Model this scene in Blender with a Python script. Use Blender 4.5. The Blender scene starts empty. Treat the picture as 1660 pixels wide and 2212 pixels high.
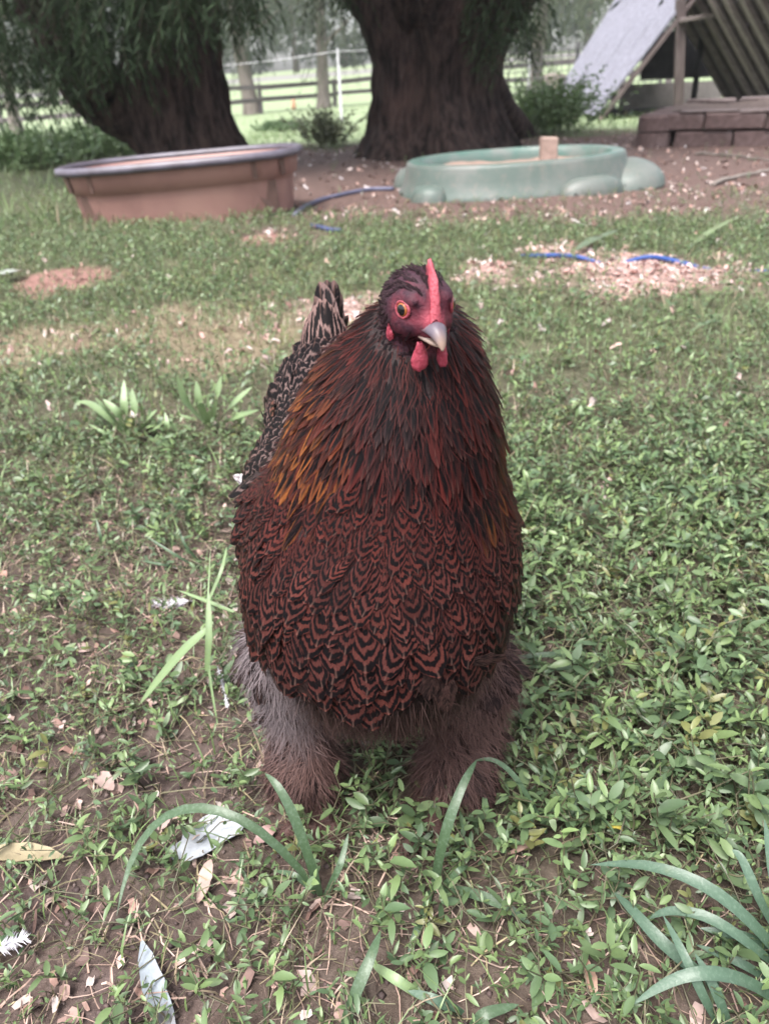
import bpy, math, random
import numpy as np
from mathutils import Vector, Matrix

random.seed(7)
rng = np.random.default_rng(11)
S = bpy.context.scene
COL = S.collection

# ------------------------------------------------------------------ camera, light, exposure
CAM_H, PITCH, ROLL, FPX = 0.60, math.radians(29.0), math.radians(2.5), 1671.0   # FPX for a 1660 x 2212 picture
cam_d = bpy.data.cameras.new('camera')
cam = bpy.data.objects.new('camera', cam_d)
COL.objects.link(cam)
cam_d.sensor_fit = 'VERTICAL'
cam_d.sensor_height = 36.0
cam_d.lens = 36.0 * FPX / 2212.0
cam_d.clip_start = 0.02
cam_d.clip_end = 600.0
cam_d.dof.use_dof = True
cam_d.dof.focus_distance = 0.56
cam_d.dof.aperture_fstop = cam_d.lens / 3.0 / 1.0      # about a 3 mm aperture
cam_d.dof.aperture_blades = 0
f_ = Vector((0, math.cos(PITCH), -math.sin(PITCH)))
u_ = Vector((0, math.sin(PITCH), math.cos(PITCH)))
r_ = Vector((1, 0, 0))
rr = math.cos(ROLL) * r_ - math.sin(ROLL) * u_
uu = math.cos(ROLL) * u_ + math.sin(ROLL) * r_
m = Matrix(((rr.x, uu.x, -f_.x, 0), (rr.y, uu.y, -f_.y, 0), (rr.z, uu.z, -f_.z, CAM_H), (0, 0, 0, 1)))
cam.matrix_world = m
S.camera = cam

SUN_EL, SUN_AZ = math.radians(64), math.radians(215)
world = bpy.data.worlds.new('World')
S.world = world
world.use_nodes = True
wn = world.node_tree
wn.nodes.clear()
sky = wn.nodes.new('ShaderNodeTexSky')
sky.sky_type = 'NISHITA'
sky.sun_disc = False
sky.sun_elevation = SUN_EL
sky.sun_rotation = SUN_AZ
sky.dust_density = 4.0
sky.air_density = 1.0
sky.ozone_density = 1.0
hsv = wn.nodes.new('ShaderNodeHueSaturation')       # an overcast sky is nearly grey
hsv.inputs['Saturation'].default_value = 0.35
bg = wn.nodes.new('ShaderNodeBackground')
bg.inputs['Strength'].default_value = 0.115
wo = wn.nodes.new('ShaderNodeOutputWorld')
wn.links.new(sky.outputs[0], hsv.inputs['Color'])
wn.links.new(hsv.outputs[0], bg.inputs['Color'])
wn.links.new(bg.outputs[0], wo.inputs['Surface'])
sun_d = bpy.data.lights.new('sun', 'SUN')
sun_d.energy = 1.5
sun_d.angle = math.radians(24)
sun_d.color = (1.0, 0.95, 0.92)
sun = bpy.data.objects.new('sun', sun_d)
COL.objects.link(sun)
sdir = Vector((math.sin(SUN_AZ) * math.cos(SUN_EL), math.cos(SUN_AZ) * math.cos(SUN_EL), math.sin(SUN_EL)))
sun.rotation_euler = sdir.to_track_quat('Z', 'Y').to_euler()
sun.location = (0, -4, 9)
S.view_settings.view_transform = 'Standard'
S.view_settings.look = 'None'
S.view_settings.exposure = 2.10
S.view_settings.gamma = 1.0
S.view_settings.use_curve_mapping = False
S.cycles.max_bounces = 6
S.cycles.diffuse_bounces = 3
S.cycles.transparent_max_bounces = 8
S.cycles.use_denoising = True

# ------------------------------------------------------------------ small tools
def nrm(a):
    return a / (np.linalg.norm(a, axis=-1, keepdims=True) + 1e-12)

def sstep(a, b, x):
    t = np.clip((x - a) / (b - a), 0, 1)
    return t * t * (3 - 2 * t)

def _hash(ix, iy, seed):
    h = (ix.astype(np.int64) * 374761393 + iy.astype(np.int64) * 668265263 + seed * 1274126177) & 0x7fffffff
    h = ((h ^ (h >> 13)) * 1274126177) & 0x7fffffff
    return ((h ^ (h >> 16)) & 0xffff) / 65535.0

def vnoise(x, y, seed=0):
    x = np.asarray(x, float); y = np.asarray(y, float)
    x0 = np.floor(x); y0 = np.floor(y)
    fx = x - x0; fy = y - y0
    fx = fx * fx * (3 - 2 * fx); fy = fy * fy * (3 - 2 * fy)
    a = _hash(x0, y0, seed); b = _hash(x0 + 1, y0, seed); c = _hash(x0, y0 + 1, seed); d = _hash(x0 + 1, y0 + 1, seed)
    return (a * (1 - fx) + b * fx) * (1 - fy) + (c * (1 - fx) + d * fx) * fy

def fbm(x, y, seed=0, octv=4):
    s = 0; a = 0.5; t = 0
    for o in range(octv):
        s = s + a * vnoise(x, y, seed + o * 17); t += a
        x = np.asarray(x) * 2.03; y = np.asarray(y) * 2.03; a *= 0.5
    return s / t

def terrain(x, y):
    x = np.asarray(x, float); y = np.asarray(y, float)
    far = (-0.15 + 0.03 * np.clip(x, -20, 20)) * sstep(9, 20, y) + 2.1 * sstep(36, 82, y) + 0.02 * np.maximum(y - 82, 0)
    und = (fbm(x * 0.9, y * 0.9, 3, 3) - 0.5) * 0.05 * sstep(0.9, 3.0, np.hypot(x, y))
    return far + und

def ray(px, py):
    a = (px - 830.0) / FPX; b = (1106.0 - py) / FPX
    d = f_ + rr * a + uu * b
    return d

def PY(px, py, Y):
    d = ray(px, py)
    t = Y / d.y
    return np.array((d.x * t, Y, CAM_H + d.z * t))

def depth_of(p):
    return (Vector(p) - Vector((0, 0, CAM_H))).dot(f_)

def G(px, py, ymax=90.0):
    """the place on the ground that a picture point falls on"""
    d = ray(px, py)
    t = 0.2
    for i in range(4000):
        p = Vector((0, 0, CAM_H)) + d * t
        h = p.z - float(terrain(p.x, p.y))
        if h < 0.0004 or p.y > ymax:
            break
        t += max(0.0004, h * 0.5)
    return np.array((p.x, p.y, float(terrain(p.x, p.y))))

def mesh_from(name, verts, faces, uv=None, smooth=True, **attrs):
    """faces: (N,3) or (N,4) array, or a list of such arrays; attrs: per-vertex (n,) floats or (n,3) colours"""
    verts = np.asarray(verts, np.float32)
    fl = [np.asarray(f, np.int32) for f in (faces if isinstance(faces, list) else [faces]) if len(f)]
    me = bpy.data.meshes.new(name)
    me.vertices.add(len(verts))
    me.vertices.foreach_set('co', verts.ravel())
    loops = np.concatenate([f.ravel() for f in fl])
    tot = np.concatenate([np.full(len(f), f.shape[1], np.int32) for f in fl])
    start = np.concatenate([[0], np.cumsum(tot)[:-1]]).astype(np.int32)
    me.loops.add(len(loops))
    me.loops.foreach_set('vertex_index', loops)
    me.polygons.add(len(tot))
    me.polygons.foreach_set('loop_start', start)
    me.polygons.foreach_set('loop_total', tot)
    me.update(calc_edges=True)
    me.polygons.foreach_set('use_smooth', np.full(len(tot), smooth, bool))
    if uv is not None:
        l = me.uv_layers.new(name='UVMap')
        l.data.foreach_set('uv', np.asarray(uv, np.float32)[loops].ravel())
    for k, v in attrs.items():
        v = np.asarray(v, np.float32)
        if v.ndim == 1:
            a = me.attributes.new(k, 'FLOAT', 'POINT'); a.data.foreach_set('value', v)
        else:
            a = me.attributes.new(k, 'FLOAT_COLOR', 'POINT')
            c = np.ones((len(v), 4), np.float32); c[:, :3] = v
            a.data.foreach_set('color', c.ravel())
    me.validate()
    return me

def link(name, me, mat=None, parent=None, loc=None):
    o = bpy.data.objects.new(name, me)
    COL.objects.link(o)
    if mat is not None and me is not None and len(me.materials) == 0:
        me.materials.append(mat)
    if parent is not None:
        o.parent = parent
    if loc is not None:
        o.location = loc
    return o

def tag(o, label=None, cat=None, group=None, kind=None):
    if label: o['label'] = label
    if cat: o['category'] = cat
    if group: o['group'] = group
    if kind: o['kind'] = kind
    return o

def thing(name, label, cat, loc=(0, 0, 0), group=None, rotz=0.0):
    o = bpy.data.objects.new(name, None)
    o.empty_display_size = 0.05
    COL.objects.link(o)
    o.location = loc
    o.rotation_euler = (0, 0, rotz)
    return tag(o, label, cat, group)

def copy_tree(o, parent=None):
    c = o.copy(); COL.objects.link(c)
    if parent is not None: c.parent = parent
    for ch in o.children: copy_tree(ch, c)
    return c

class MB:
    """collects quads / triangles into one mesh"""
    def __init__(s): s.v = []; s.q = []; s.t = []; s.n = 0; s.c = []
    def add(s, v, q=(), t=(), c=None):
        v = np.asarray(v, float)
        if len(q): s.q.append(np.asarray(q, int) + s.n)
        if len(t): s.t.append(np.asarray(t, int) + s.n)
        s.v.append(v); s.n += len(v)
        s.c.append(np.tile(np.asarray(c if c is not None else (1, 1, 1), float), (len(v), 1)) if c is None or np.ndim(c) == 1 else np.asarray(c, float))
    def box(s, c, size, rot=None, jit=0.0, bev=0.0):
        hx, hy, hz = [0.5 * a for a in size]
        if bev <= 0:
            v = np.array([(x, y, z) for x in (-hx, hx) for y in (-hy, hy) for z in (-hz, hz)], float)
            q = [(0, 1, 3, 2), (4, 6, 7, 5), (0, 4, 5, 1), (2, 3, 7, 6), (0, 2, 6, 4), (1, 5, 7, 3)]
            t = []
        else:
            b = min(bev, hx * .9, hy * .9, hz * .9)
            v = []; idx = {}
            for sx in (-1, 1):
                for sy in (-1, 1):
                    for sz in (-1, 1):
                        for ax in range(3):
                            h = [hx - b, hy - b, hz - b]; h[ax] += b
                            idx[(sx, sy, sz, ax)] = len(v)
                            v.append((sx * h[0], sy * h[1], sz * h[2]))
            v = np.array(v, float); q = []; t = []
            I = lambda sx, sy, sz, a: idx[(sx, sy, sz, a)]
            for a in range(3):
                b1, b2 = (a + 1) % 3, (a + 2) % 3
                for sg in (-1, 1):
                    def k(s1, s2, ax=a):
                        d = [0, 0, 0]; d[a] = sg; d[b1] = s1; d[b2] = s2
                        return I(*d, ax)
                    f = [k(-1, -1), k(1, -1), k(1, 1), k(-1, 1)]
                    q.append(f if sg > 0 else f[::-1])
                for s1 in (-1, 1):
                    for s2 in (-1, 1):
                        def e(sa, ax):
                            d = [0, 0, 0]; d[a] = sa; d[b1] = s1; d[b2] = s2
                            return I(*d, ax)
                        f = [e(-1, b1), e(1, b1), e(1, b2), e(-1, b2)]
                        q.append(f if s1 * s2 < 0 else f[::-1])
            for sx in (-1, 1):
                for sy in (-1, 1):
                    for sz in (-1, 1):
                        f = [I(sx, sy, sz, 0), I(sx, sy, sz, 1), I(sx, sy, sz, 2)]
                        t.append(f if sx * sy * sz > 0 else f[::-1])
        if jit: v = v + rng.normal(0, jit, v.shape)
        if rot is not None: v = v @ np.array(rot).T
        s.add(v + np.asarray(c, float), q, t)
    def tube(s, pts, radii, n=8, cap=True, flat=1.0):
        v, q, t = tube_geo(pts, radii, n, cap, flat)
        s.add(v, q, t)
    def build(s, name, mat=None, parent=None, smooth=False, loc=None, col=False):
        fs = []
        if s.q: fs.append(np.concatenate(s.q))
        if s.t: fs.append(np.concatenate(s.t))
        me = mesh_from(name, np.concatenate(s.v), fs, smooth=smooth, **({'col': np.concatenate(s.c)} if col else {}))
        return link(name, me, mat, parent, loc)

def frames(pts):
    pts = np.asarray(pts, float)
    tan = nrm(np.gradient(pts, axis=0))
    up = np.array((0.0, 0, 1)) if abs(tan[0, 2]) < 0.9 else np.array((1.0, 0, 0))
    N = []; last = up
    for tt in tan:
        nn = last - tt * last.dot(tt)
        nn /= np.linalg.norm(nn) + 1e-12
        N.append(nn); last = nn
    N = np.array(N)
    return tan, N, np.cross(tan, N)

def tube_geo(pts, radii, n=8, cap=True, flat=1.0):
    pts = np.asarray(pts, float); k = len(pts)
    radii = np.broadcast_to(np.asarray(radii, float), (k,))
    tan, N, B = frames(pts)
    a = np.linspace(0, 2 * np.pi, n, endpoint=False)
    ring = np.cos(a)[None, :, None] * B[:, None, :] + flat * np.sin(a)[None, :, None] * N[:, None, :]
    v = (pts[:, None, :] + radii[:, None, None] * ring).reshape(-1, 3)
    i, j = np.meshgrid(np.arange(k - 1), np.arange(n), indexing='ij')
    j2 = (j + 1) % n
    q = np.stack([i * n + j, i * n + j2, (i + 1) * n + j2, (i + 1) * n + j], -1).reshape(-1, 4)
    t = []
    if cap:
        v = np.vstack([v, pts[0], pts[-1]])
        c0, c1 = k * n, k * n + 1
        for jj in range(n):
            t.append((c0, (jj + 1) % n, jj)); t.append((c1, (k - 1) * n + jj, (k - 1) * n + (jj + 1) % n))
    return v, q, t

def grid_quads(nr, nc, wrap=False):
    i, j = np.meshgrid(np.arange(nr - 1), np.arange(nc if wrap else nc - 1), indexing='ij')
    j2 = (j + 1) % nc
    return np.stack([i * nc + j, i * nc + j2, (i + 1) * nc + j2, (i + 1) * nc + j], -1).reshape(-1, 4)

# ------------------------------------------------------------------ materials
class NB:
    def __init__(s, name):
        s.m = bpy.data.materials.new(name); s.m.use_nodes = True
        s.t = s.m.node_tree; s.t.nodes.clear()
        s.out = s.t.nodes.new('ShaderNodeOutputMaterial')
        s.b = s.t.nodes.new('ShaderNodeBsdfPrincipled')
        s.t.links.new(s.b.outputs[0], s.out.inputs['Surface'])
    def put(s, sock, val):
        if isinstance(val, bpy.types.NodeSocket): s.t.links.new(val, sock)
        elif sock.type == 'RGBA' and len(val) == 3: sock.default_value = (*val, 1)
        else: sock.default_value = val
    def n(s, typ, props=None, **inp):
        nd = s.t.nodes.new(typ)
        for k, v in (props or {}).items(): setattr(nd, k, v)
        for k, v in inp.items(): s.put(nd.inputs[k.replace('_', ' ')], v)
        return nd
    def set(s, **inp):
        for k, v in inp.items(): s.put(s.b.inputs[k.replace('_', ' ')], v)
        return s
    def math(s, op, a, b=None, c=None, clamp=False):
        nd = s.t.nodes.new('ShaderNodeMath'); nd.operation = op; nd.use_clamp = clamp
        s.put(nd.inputs[0], a)
        if b is not None: s.put(nd.inputs[1], b)
        if c is not None: s.put(nd.inputs[2], c)
        return nd.outputs[0]
    def mix(s, f, a, b, blend='MIX'):
        nd = s.t.nodes.new('ShaderNodeMix'); nd.data_type = 'RGBA'; nd.blend_type = blend
        s.put(nd.inputs[0], f); s.put(nd.inputs[6], a); s.put(nd.inputs[7], b)
        return nd.outputs[2]
    def ss(s, x, a, b):
        nd = s.t.nodes.new('ShaderNodeMapRange'); nd.interpolation_type = 'SMOOTHSTEP'
        s.put(nd.inputs['Value'], x); nd.inputs['From Min'].default_value = a; nd.inputs['From Max'].default_value = b
        return nd.outputs[0]
    def attr(s, name, out='Color'):
        nd = s.t.nodes.new('ShaderNodeAttribute'); nd.attribute_name = name
        return nd.outputs[out]
    def coord(s, which='Object'): return s.t.nodes.new('ShaderNodeTexCoord').outputs[which]
    def scaled(s, vec, sc):
        nd = s.t.nodes.new('ShaderNodeMapping'); s.put(nd.inputs['Vector'], vec); nd.inputs['Scale'].default_value = sc
        return nd.outputs[0]
    def noise(s, vec, scale, detail=3, rough=0.55, dist=0.0):
        nd = s.t.nodes.new('ShaderNodeTexNoise'); s.put(nd.inputs['Vector'], vec)
        nd.inputs['Scale'].default_value = scale; nd.inputs['Detail'].default_value = detail
        nd.inputs['Roughness'].default_value = rough; nd.inputs['Distortion'].default_value = dist
        return nd.outputs[0]
    def bump(s, h, strength=0.5, dist=0.01):
        nd = s.t.nodes.new('ShaderNodeBump'); s.put(nd.inputs['Height'], h)
        nd.inputs['Strength'].default_value = strength; nd.inputs['Distance'].default_value = dist
        s.t.links.new(nd.outputs[0], s.b.inputs['Normal'])
        return s

def rough_mat(name, c1, c2, scale=8, rough=0.8, bump=0.3, stretch=(1, 1, 1), spec=0.3, bscale=None, c3=None, dist=0.01, which='Object'):
    b = NB(name); co = b.scaled(b.coord(which), stretch)
    n1 = b.noise(co, scale, 5, 0.6)
    c = b.mix(b.ss(n1, 0.3, 0.7), c1, c2)
    if c3 is not None:
        c = b.mix(b.ss(b.noise(co, scale * 0.23, 4), 0.55, 0.68), c, c3)
    b.set(Base_Color=c, Roughness=rough, Specular_IOR_Level=spec)
    if bump: b.bump(b.noise(co, bscale or scale * 3, 4, 0.65), bump, dist)
    return b.m

def leaf_mat(name, rough=0.5, trans=0.3, spec=0.35, gain=1.0):
    b = NB(name); c = b.attr('col')
    n1 = b.noise(b.coord('Object'), 160, 2)
    c = b.mix(b.math('MULTIPLY', n1, 0.35), c, (0.03, 0.045, 0.02))
    b.set(Base_Color=c, Roughness=rough, Specular_IOR_Level=spec)
    tr = b.n('ShaderNodeBsdfTranslucent', Color=c)
    mx = b.n('ShaderNodeMixShader'); mx.inputs[0].default_value = trans
    b.t.links.new(b.b.outputs[0], mx.inputs[1]); b.t.links.new(tr.outputs[0], mx.inputs[2])
    b.t.links.new(mx.outputs[0], b.out.inputs['Surface'])
    return b.m

def col_mat(name, rough=0.75, spec=0.3, nscale=120, namt=0.4, bump=0.0):
    b = NB(name); c = b.attr('col')
    n1 = b.noise(b.coord('Object'), nscale, 4, 0.65)
    c = b.mix(b.math('MULTIPLY', b.ss(n1, 0.35, 0.75), namt), c, b.mix(1.0, c, (0.45, 0.42, 0.4), 'MULTIPLY'))
    b.set(Base_Color=c, Roughness=rough, Specular_IOR_Level=spec)
    if bump: b.bump(n1, bump, 0.004)
    return b.m

M_LEAF = leaf_mat('leaf_green', 0.42, 0.28, 0.5)
M_WILLOW = leaf_mat('willow_leaf', 0.6, 0.25, 0.15)
M_STRAW = col_mat('dry_straw', 0.7)
M_BLADE = leaf_mat('grass_blade', 0.38, 0.25, 0.5)
M_BARK = None

# ------------------------------------------------------------------ the ground
def ellipse_of(px0, px1, py0, py1):
    pc = 0.5 * (py0 + py1)
    a, b = G(px0, pc), G(px1, pc)
    c, d = G(0.5 * (px0 + px1), py0), G(0.5 * (px0 + px1), py1)
    ctr = 0.5 * (a + b); ctr[1] = 0.5 * (c[1] + d[1])
    return ctr[0], ctr[1], 0.5 * abs(b[0] - a[0]), 0.5 * abs(c[1] - d[1])

SHAV = [ellipse_of(1110, 1640, 545, 655), ellipse_of(1140, 1330, 515, 590), ellipse_of(985, 1120, 565, 625), ellipse_of(600, 860, 640, 705)]
REDP = [ellipse_of(15, 250, 578, 640), ellipse_of(520, 640, 505, 528)]
PALE = [ellipse_of(150, 760, 650, 800), ellipse_of(-80, 240, 700, 800), ellipse_of(330, 640, 700, 840)]

def in_ell(L, x, y, soft=0.35, ns=0.5, sc=6, seed=5):
    o = np.zeros(np.shape(x))
    nz = (fbm(x * sc, y * sc, seed) - 0.5) * 2 * ns
    for cx, cy, ax, ay in L:
        d = np.hypot((x - cx) / ax, (y - cy) / ay) + nz
        o = np.maximum(o, 1 - sstep(1 - soft, 1 + soft * .4, d))
    return o

def zones(x, y):
    x = np.asarray(x, float); y = np.asarray(y, float)
    nz = (fbm(x * 2.2, y * 2.2, 21, 4) - 0.5)
    shav = in_ell(SHAV, x, y, 0.75, 0.75, 7, 5)
    red = in_ell(REDP, x, y, 0.25, 0.35, 6, 9)
    pale = in_ell(PALE, x, y, 0.5, 0.6, 3, 13)
    edge = 3.75 + 0.35 * (fbm(x * 1.5, y * 0, 31) - 0.5) - 0.10 * x
    dirt = sstep(-0.05, 0.5, y - edge + nz * 1.2) * (1 - sstep(8.6, 10.2, y + nz * 3)) * sstep(-1.0, -0.35, x + nz * 0.8 + (y - 4.2) * 0.1)
    strip = np.exp(-((x + 0.42) / 0.25) ** 2 - ((y - 3.75) / 0.35) ** 2)
    dirt = np.maximum(dirt, 0.8 * strip)
    lawn = sstep(9.5, 11.5, y + nz * 2)
    # plant density of the low knotweed: thick on the right, thin on the trodden ground to the front left
    d = sstep(-0.20, 0.16, x + nz * 0.30 - 0.10 * (y - 0.6))
    d = 0.47 + 0.53 * d
    d *= 0.5 + 0.5 * sstep(0.36, 0.52, y + nz * 0.2)
    d = np.where(y > 0.95, d + (0.62 - d) * sstep(0.95, 1.5, y), d)
    d *= 0.50 + 0.9 * fbm(x * 9, y * 9, 41, 3)
    d *= (1 - 0.96 * shav) * (1 - 0.9 * red) * (1 - 0.90 * dirt) * (1 - 0.6 * pale)
    return dict(shav=shav, red=red, pale=pale, dirt=dirt, lawn=lawn, dens=np.clip(d, 0, 1.2), nz=nz)

def micro(x, y):
    return ((fbm(x * 26, y * 26, 61, 4) - 0.5) * 0.014 + (fbm(x * 6, y * 6, 63, 3) - 0.5) * 0.016) * (1 - sstep(2.0, 6.0, y)) 

def ground_z(x, y):
    return terrain(x, y) + micro(np.asarray(x, float), np.asarray(y, float))

def grow(start, step, g, end):
    o = [start]; s = step
    while o[-1] < end:
        o.append(o[-1] + s); s *= g
    return o
xs_p = [i * 0.011 for i in range(46)]; xs_p = xs_p[:-1] + grow(xs_p[-1], 0.012, 1.035, 150)
xs = np.array([-v for v in xs_p[:0:-1]] + xs_p)
ys_f = [0.2 + i * 0.011 for i in range(100)]; ys_f = ys_f[:-1] + grow(ys_f[-1], 0.012, 1.022, 190)
ys_b = grow(0.2, 0.02, 1.12, 60)
ys = np.array([0.2 - (v - 0.2) for v in ys_b[:0:-1]] + ys_f)
X, Y = np.meshgrid(xs, ys)
Z = ground_z(X, Y)
zz = zones(X, Y)
c = np.zeros(X.shape + (3,))
mixc = lambda c, w, col: c * (1 - w[..., None]) + np.array(col) * w[..., None]
soil = np.array((0.095, 0.066, 0.064))
c[:] = soil
c = mixc(c, np.clip(fbm(X * 9, Y * 9, 71) * 1.6 - 0.5, 0, 1) * 0.6, (0.17, 0.125, 0.10))
c = mixc(c, np.clip(zz['dens'], 0, 1) * 0.55, (0.06, 0.062, 0.035))
mid = sstep(1.0, 2.2, Y) * (1 - zz['dirt'])
c = mixc(c, mid * 0.75, (0.085, 0.105, 0.05))
c = mixc(c, zz['pale'] * 0.6, (0.26, 0.20, 0.14))
c = mixc(c, zz['dirt'], (0.128, 0.084, 0.074))
c = mixc(c, zz['red'], (0.26, 0.145, 0.125))
c = mixc(c, zz['shav'] * 0.85, (0.40, 0.27, 0.245))
lw = zz['lawn']
c = mixc(c, lw * sstep(-8, -4, Y * 0 + 1), (0.27, 0.345, 0.20))  # lawn albedo lifted to stand in for brighter open-sky light
c = mixc(c, sstep(62, 66, Y) * (1 - sstep(68, 72, Y)), (0.24, 0.23, 0.24))
B = NB('ground_soil')
gc = B.attr('col')
co = B.coord('Object')
n1 = B.noise(co, 55, 6, 0.7)
n2 = B.noise(co, 380, 3, 0.6)
gc2 = B.mix(B.ss(n1, 0.38, 0.68), B.mix(1.0, gc, (0.55, 0.52, 0.5), 'MULTIPLY'), gc)
gc2 = B.mix(B.math('MULTIPLY', B.ss(n2, 0.6, 0.75), 0.4), gc2, (0.30, 0.22, 0.18))
B.set(Base_Color=gc2, Roughness=0.9, Specular_IOR_Level=0.25)
B.bump(B.math('ADD', n1, B.math('MULTIPLY', n2, 0.4)), 0.6, 0.006)
gm = mesh_from('ground', np.stack([X, Y, Z], -1).reshape(-1, 3), grid_quads(len(ys), len(xs)), col=c.reshape(-1, 3))
tag(link('ground', gm, B.m), kind='structure')

# ------------------------------------------------------------------ low plants on the ground (uncountable)
def leaf_geo(L, W, fold=0.25, curl=0.25, detail=True):
    """an oval leaf along +y, base at 0"""
    if detail:
        yv = np.array([0.0, 0.22, 0.50, 0.80, 1.0]); wv = np.array([0.10, 0.78, 1.0, 0.70, 0.04])
        v = []
        for y, w in zip(yv, wv):
            z = -curl * y * y * L
            v += [(-w * W / 2, y * L, z + fold * w * W / 2), (0, y * L, z), (w * W / 2, y * L, z + fold * w * W / 2)]
        q = grid_quads(5, 3)
        t = np.concatenate([q[:, [0, 1, 2]], q[:, [0, 2, 3]]])
        return np.array(v), t
    v = np.array([(0, 0, 0), (-W / 2, .45 * L, fold * W / 2), (W / 2, .45 * L, fold * W / 2), (0, L, -curl * L)])
    return v, np.array([(0, 2, 1), (1, 2, 3)])

def rotz(a): c_, s_ = math.cos(a), math.sin(a); return np.array(((c_, -s_, 0), (s_, c_, 0), (0, 0, 1)))
def rotx(a): c_, s_ = math.cos(a), math.sin(a); return np.array(((1, 0, 0), (0, c_, -s_), (0, s_, c_)))

def knot_plant(r, H, nleaf, leafL, detail=True, lean=None, wig=0.06, first=0.2, wide=(0.30, 0.46)):
    """one stem, nodes with oval leaves; returns verts, tris, (leaf tint 0 young .. 1 old, is-stem)"""
    V, T, A, n = [], [], [], 0
    lean = r.uniform(0.1, 1.1) if lean is None else r.uniform(*lean); az = r.uniform(0, 6.28)
    k = 5
    tt = np.linspace(0, 1, k)
    bend = np.array((math.cos(az), math.sin(az), 0)) * lean * H
    wg = r.normal(0, wig * H, (k, 3)); wg[0] = 0; wg[:, 2] *= .3
    pts = tt[:, None] * np.array((0, 0, H / math.sqrt(1 + 0.5 * lean * lean))) + (tt ** 1.4)[:, None] * bend + wg
    sv, sq, st = tube_geo(pts, np.linspace(0.0009, 0.00045, k), 3, False)
    t = np.concatenate([sq[:, [0, 1, 2]], sq[:, [0, 2, 3]]])
    V.append(sv); T.append(t); A.append(np.tile((0.5, 1.0), (len(sv), 1))); n += len(sv)
    a0 = r.uniform(0, 6.28)
    for i in range(nleaf):
        s = first + (1 - first) * (i + 0.5) / nleaf
        p = np.array([np.interp(s, tt, pts[:, j]) for j in range(3)])
        a = a0 + i * 2.4 + r.normal(0, .5)
        elev = r.uniform(-0.25, 0.95) + (0.5 if s > 0.85 else 0)
        L = leafL * r.uniform(0.45, 1.25) * (0.8 if s > 0.85 else 1)
        lv, lt = leaf_geo(L, L * r.uniform(*wide), r.uniform(0.0, 0.6), r.uniform(-0.15, 0.45), detail)
        ro = r.normal(0, 0.45); cr, sr = math.cos(ro), math.sin(ro)
        roll_ = np.array(((cr, 0, sr), (0, 1, 0), (-sr, 0, cr)))
        lv = lv @ roll_.T @ rotx(elev).T @ rotz(a).T + p
        V.append(lv); T.append(lt + n); n += len(lv)
        A.append(np.tile((r.uniform(0, 0.6) + (0 if s > 0.8 else 0.4), 0.0), (len(lv), 1)))
    return np.concatenate(V), np.concatenate(T), np.concatenate(A)

def scatter(protos, P, scale, yaw, tilt=None):
    """joins transformed copies; returns verts, tris, attr, instance id per vertex"""
    VV, TT, AA, II, n = [], [], [], [], 0
    pick = rng.integers(0, len(protos), len(P))
    for k, (v, t, a) in enumerate(protos):
        ix = np.nonzero(pick == k)[0]
        if not len(ix): continue
        c_, s_ = np.cos(yaw[ix]), np.sin(yaw[ix])
        vv = v[None] * scale[ix, None, None]
        x = vv[..., 0] * c_[:, None] - vv[..., 1] * s_[:, None]
        y = vv[..., 0] * s_[:, None] + vv[..., 1] * c_[:, None]
        o = np.stack([x, y, vv[..., 2]], -1) + P[ix, None, :]
        VV.append(o.reshape(-1, 3))
        TT.append((t[None] + (np.arange(len(ix)) * len(v))[:, None, None]).reshape(-1, 3) + n)
        AA.append(np.tile(a, (len(ix), 1))); II.append(np.repeat(ix, len(v)))
        n += len(ix) * len(v)
    return np.concatenate(VV), np.concatenate(TT), np.concatenate(AA), np.concatenate(II)

def view_width(y): return 0.34 + 0.66 * y
def random_ground(n, y0, y1, power=1.0):
    y = y0 + (y1 - y0) * rng.random(n) ** power
    x = (rng.random(n) * 2 - 1) * view_width(y)
    return x, y
def keep_area(x, y):   # even density per square metre although the strip widens
    return rng.random(len(x)) < view_width(y) / view_width(y).max()

FEET = (G(675, 1705), G(955, 1715))
def hen_clear(x, y):
    return (np.hypot(x - FEET[0][0], y - FEET[0][1]) > 0.034) & (np.hypot(x - FEET[1][0], y - FEET[1][1]) > 0.038)

pr = np.random.default_rng(5)
near_protos = [knot_plant(pr, pr.uniform(0.025, 0.055), int(pr.integers(7, 13)), pr.uniform(0.0105, 0.0175)) for _ in range(26)]
wiry_protos = [knot_plant(pr, pr.uniform(0.03, 0.065), int(pr.integers(3, 8)), pr.uniform(0.008, 0.014), True, (0.2, 2.6), 0.10, 0.45, (0.26, 0.42)) for _ in range(26)]
far_protos = [knot_plant(pr, pr.uniform(0.025, 0.05), int(pr.integers(5, 9)), pr.uniform(0.012, 0.019), False) for _ in range(16)]
def leaf_cols(A, I, ninst, base_y=None, pal=None):
    young = np.array((0.172, 0.245, 0.096)); old = np.array((0.084, 0.136, 0.068)); stem = np.array((0.150, 0.135, 0.085))
    tint = np.clip(A[:, :1] + rng.normal(0, 0.30, ninst)[I][:, None], 0, 1)
    c = young * (1 - tint) + old * tint
    c = c * (1 + rng.normal(0, 0.14, ninst)[I][:, None])
    yellow = (rng.random(ninst) < 0.04)[I][:, None]
    c = np.where(yellow, c * 0.4 + np.array((0.22, 0.19, 0.06)) * 0.6, c)
    st = A[:, 1:2] > 0.5
    stc = stem * (1 + rng.normal(0, 0.25, ninst)[I][:, None])
    return np.clip(np.where(st, stc, c), 0.01, 0.9)

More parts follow.
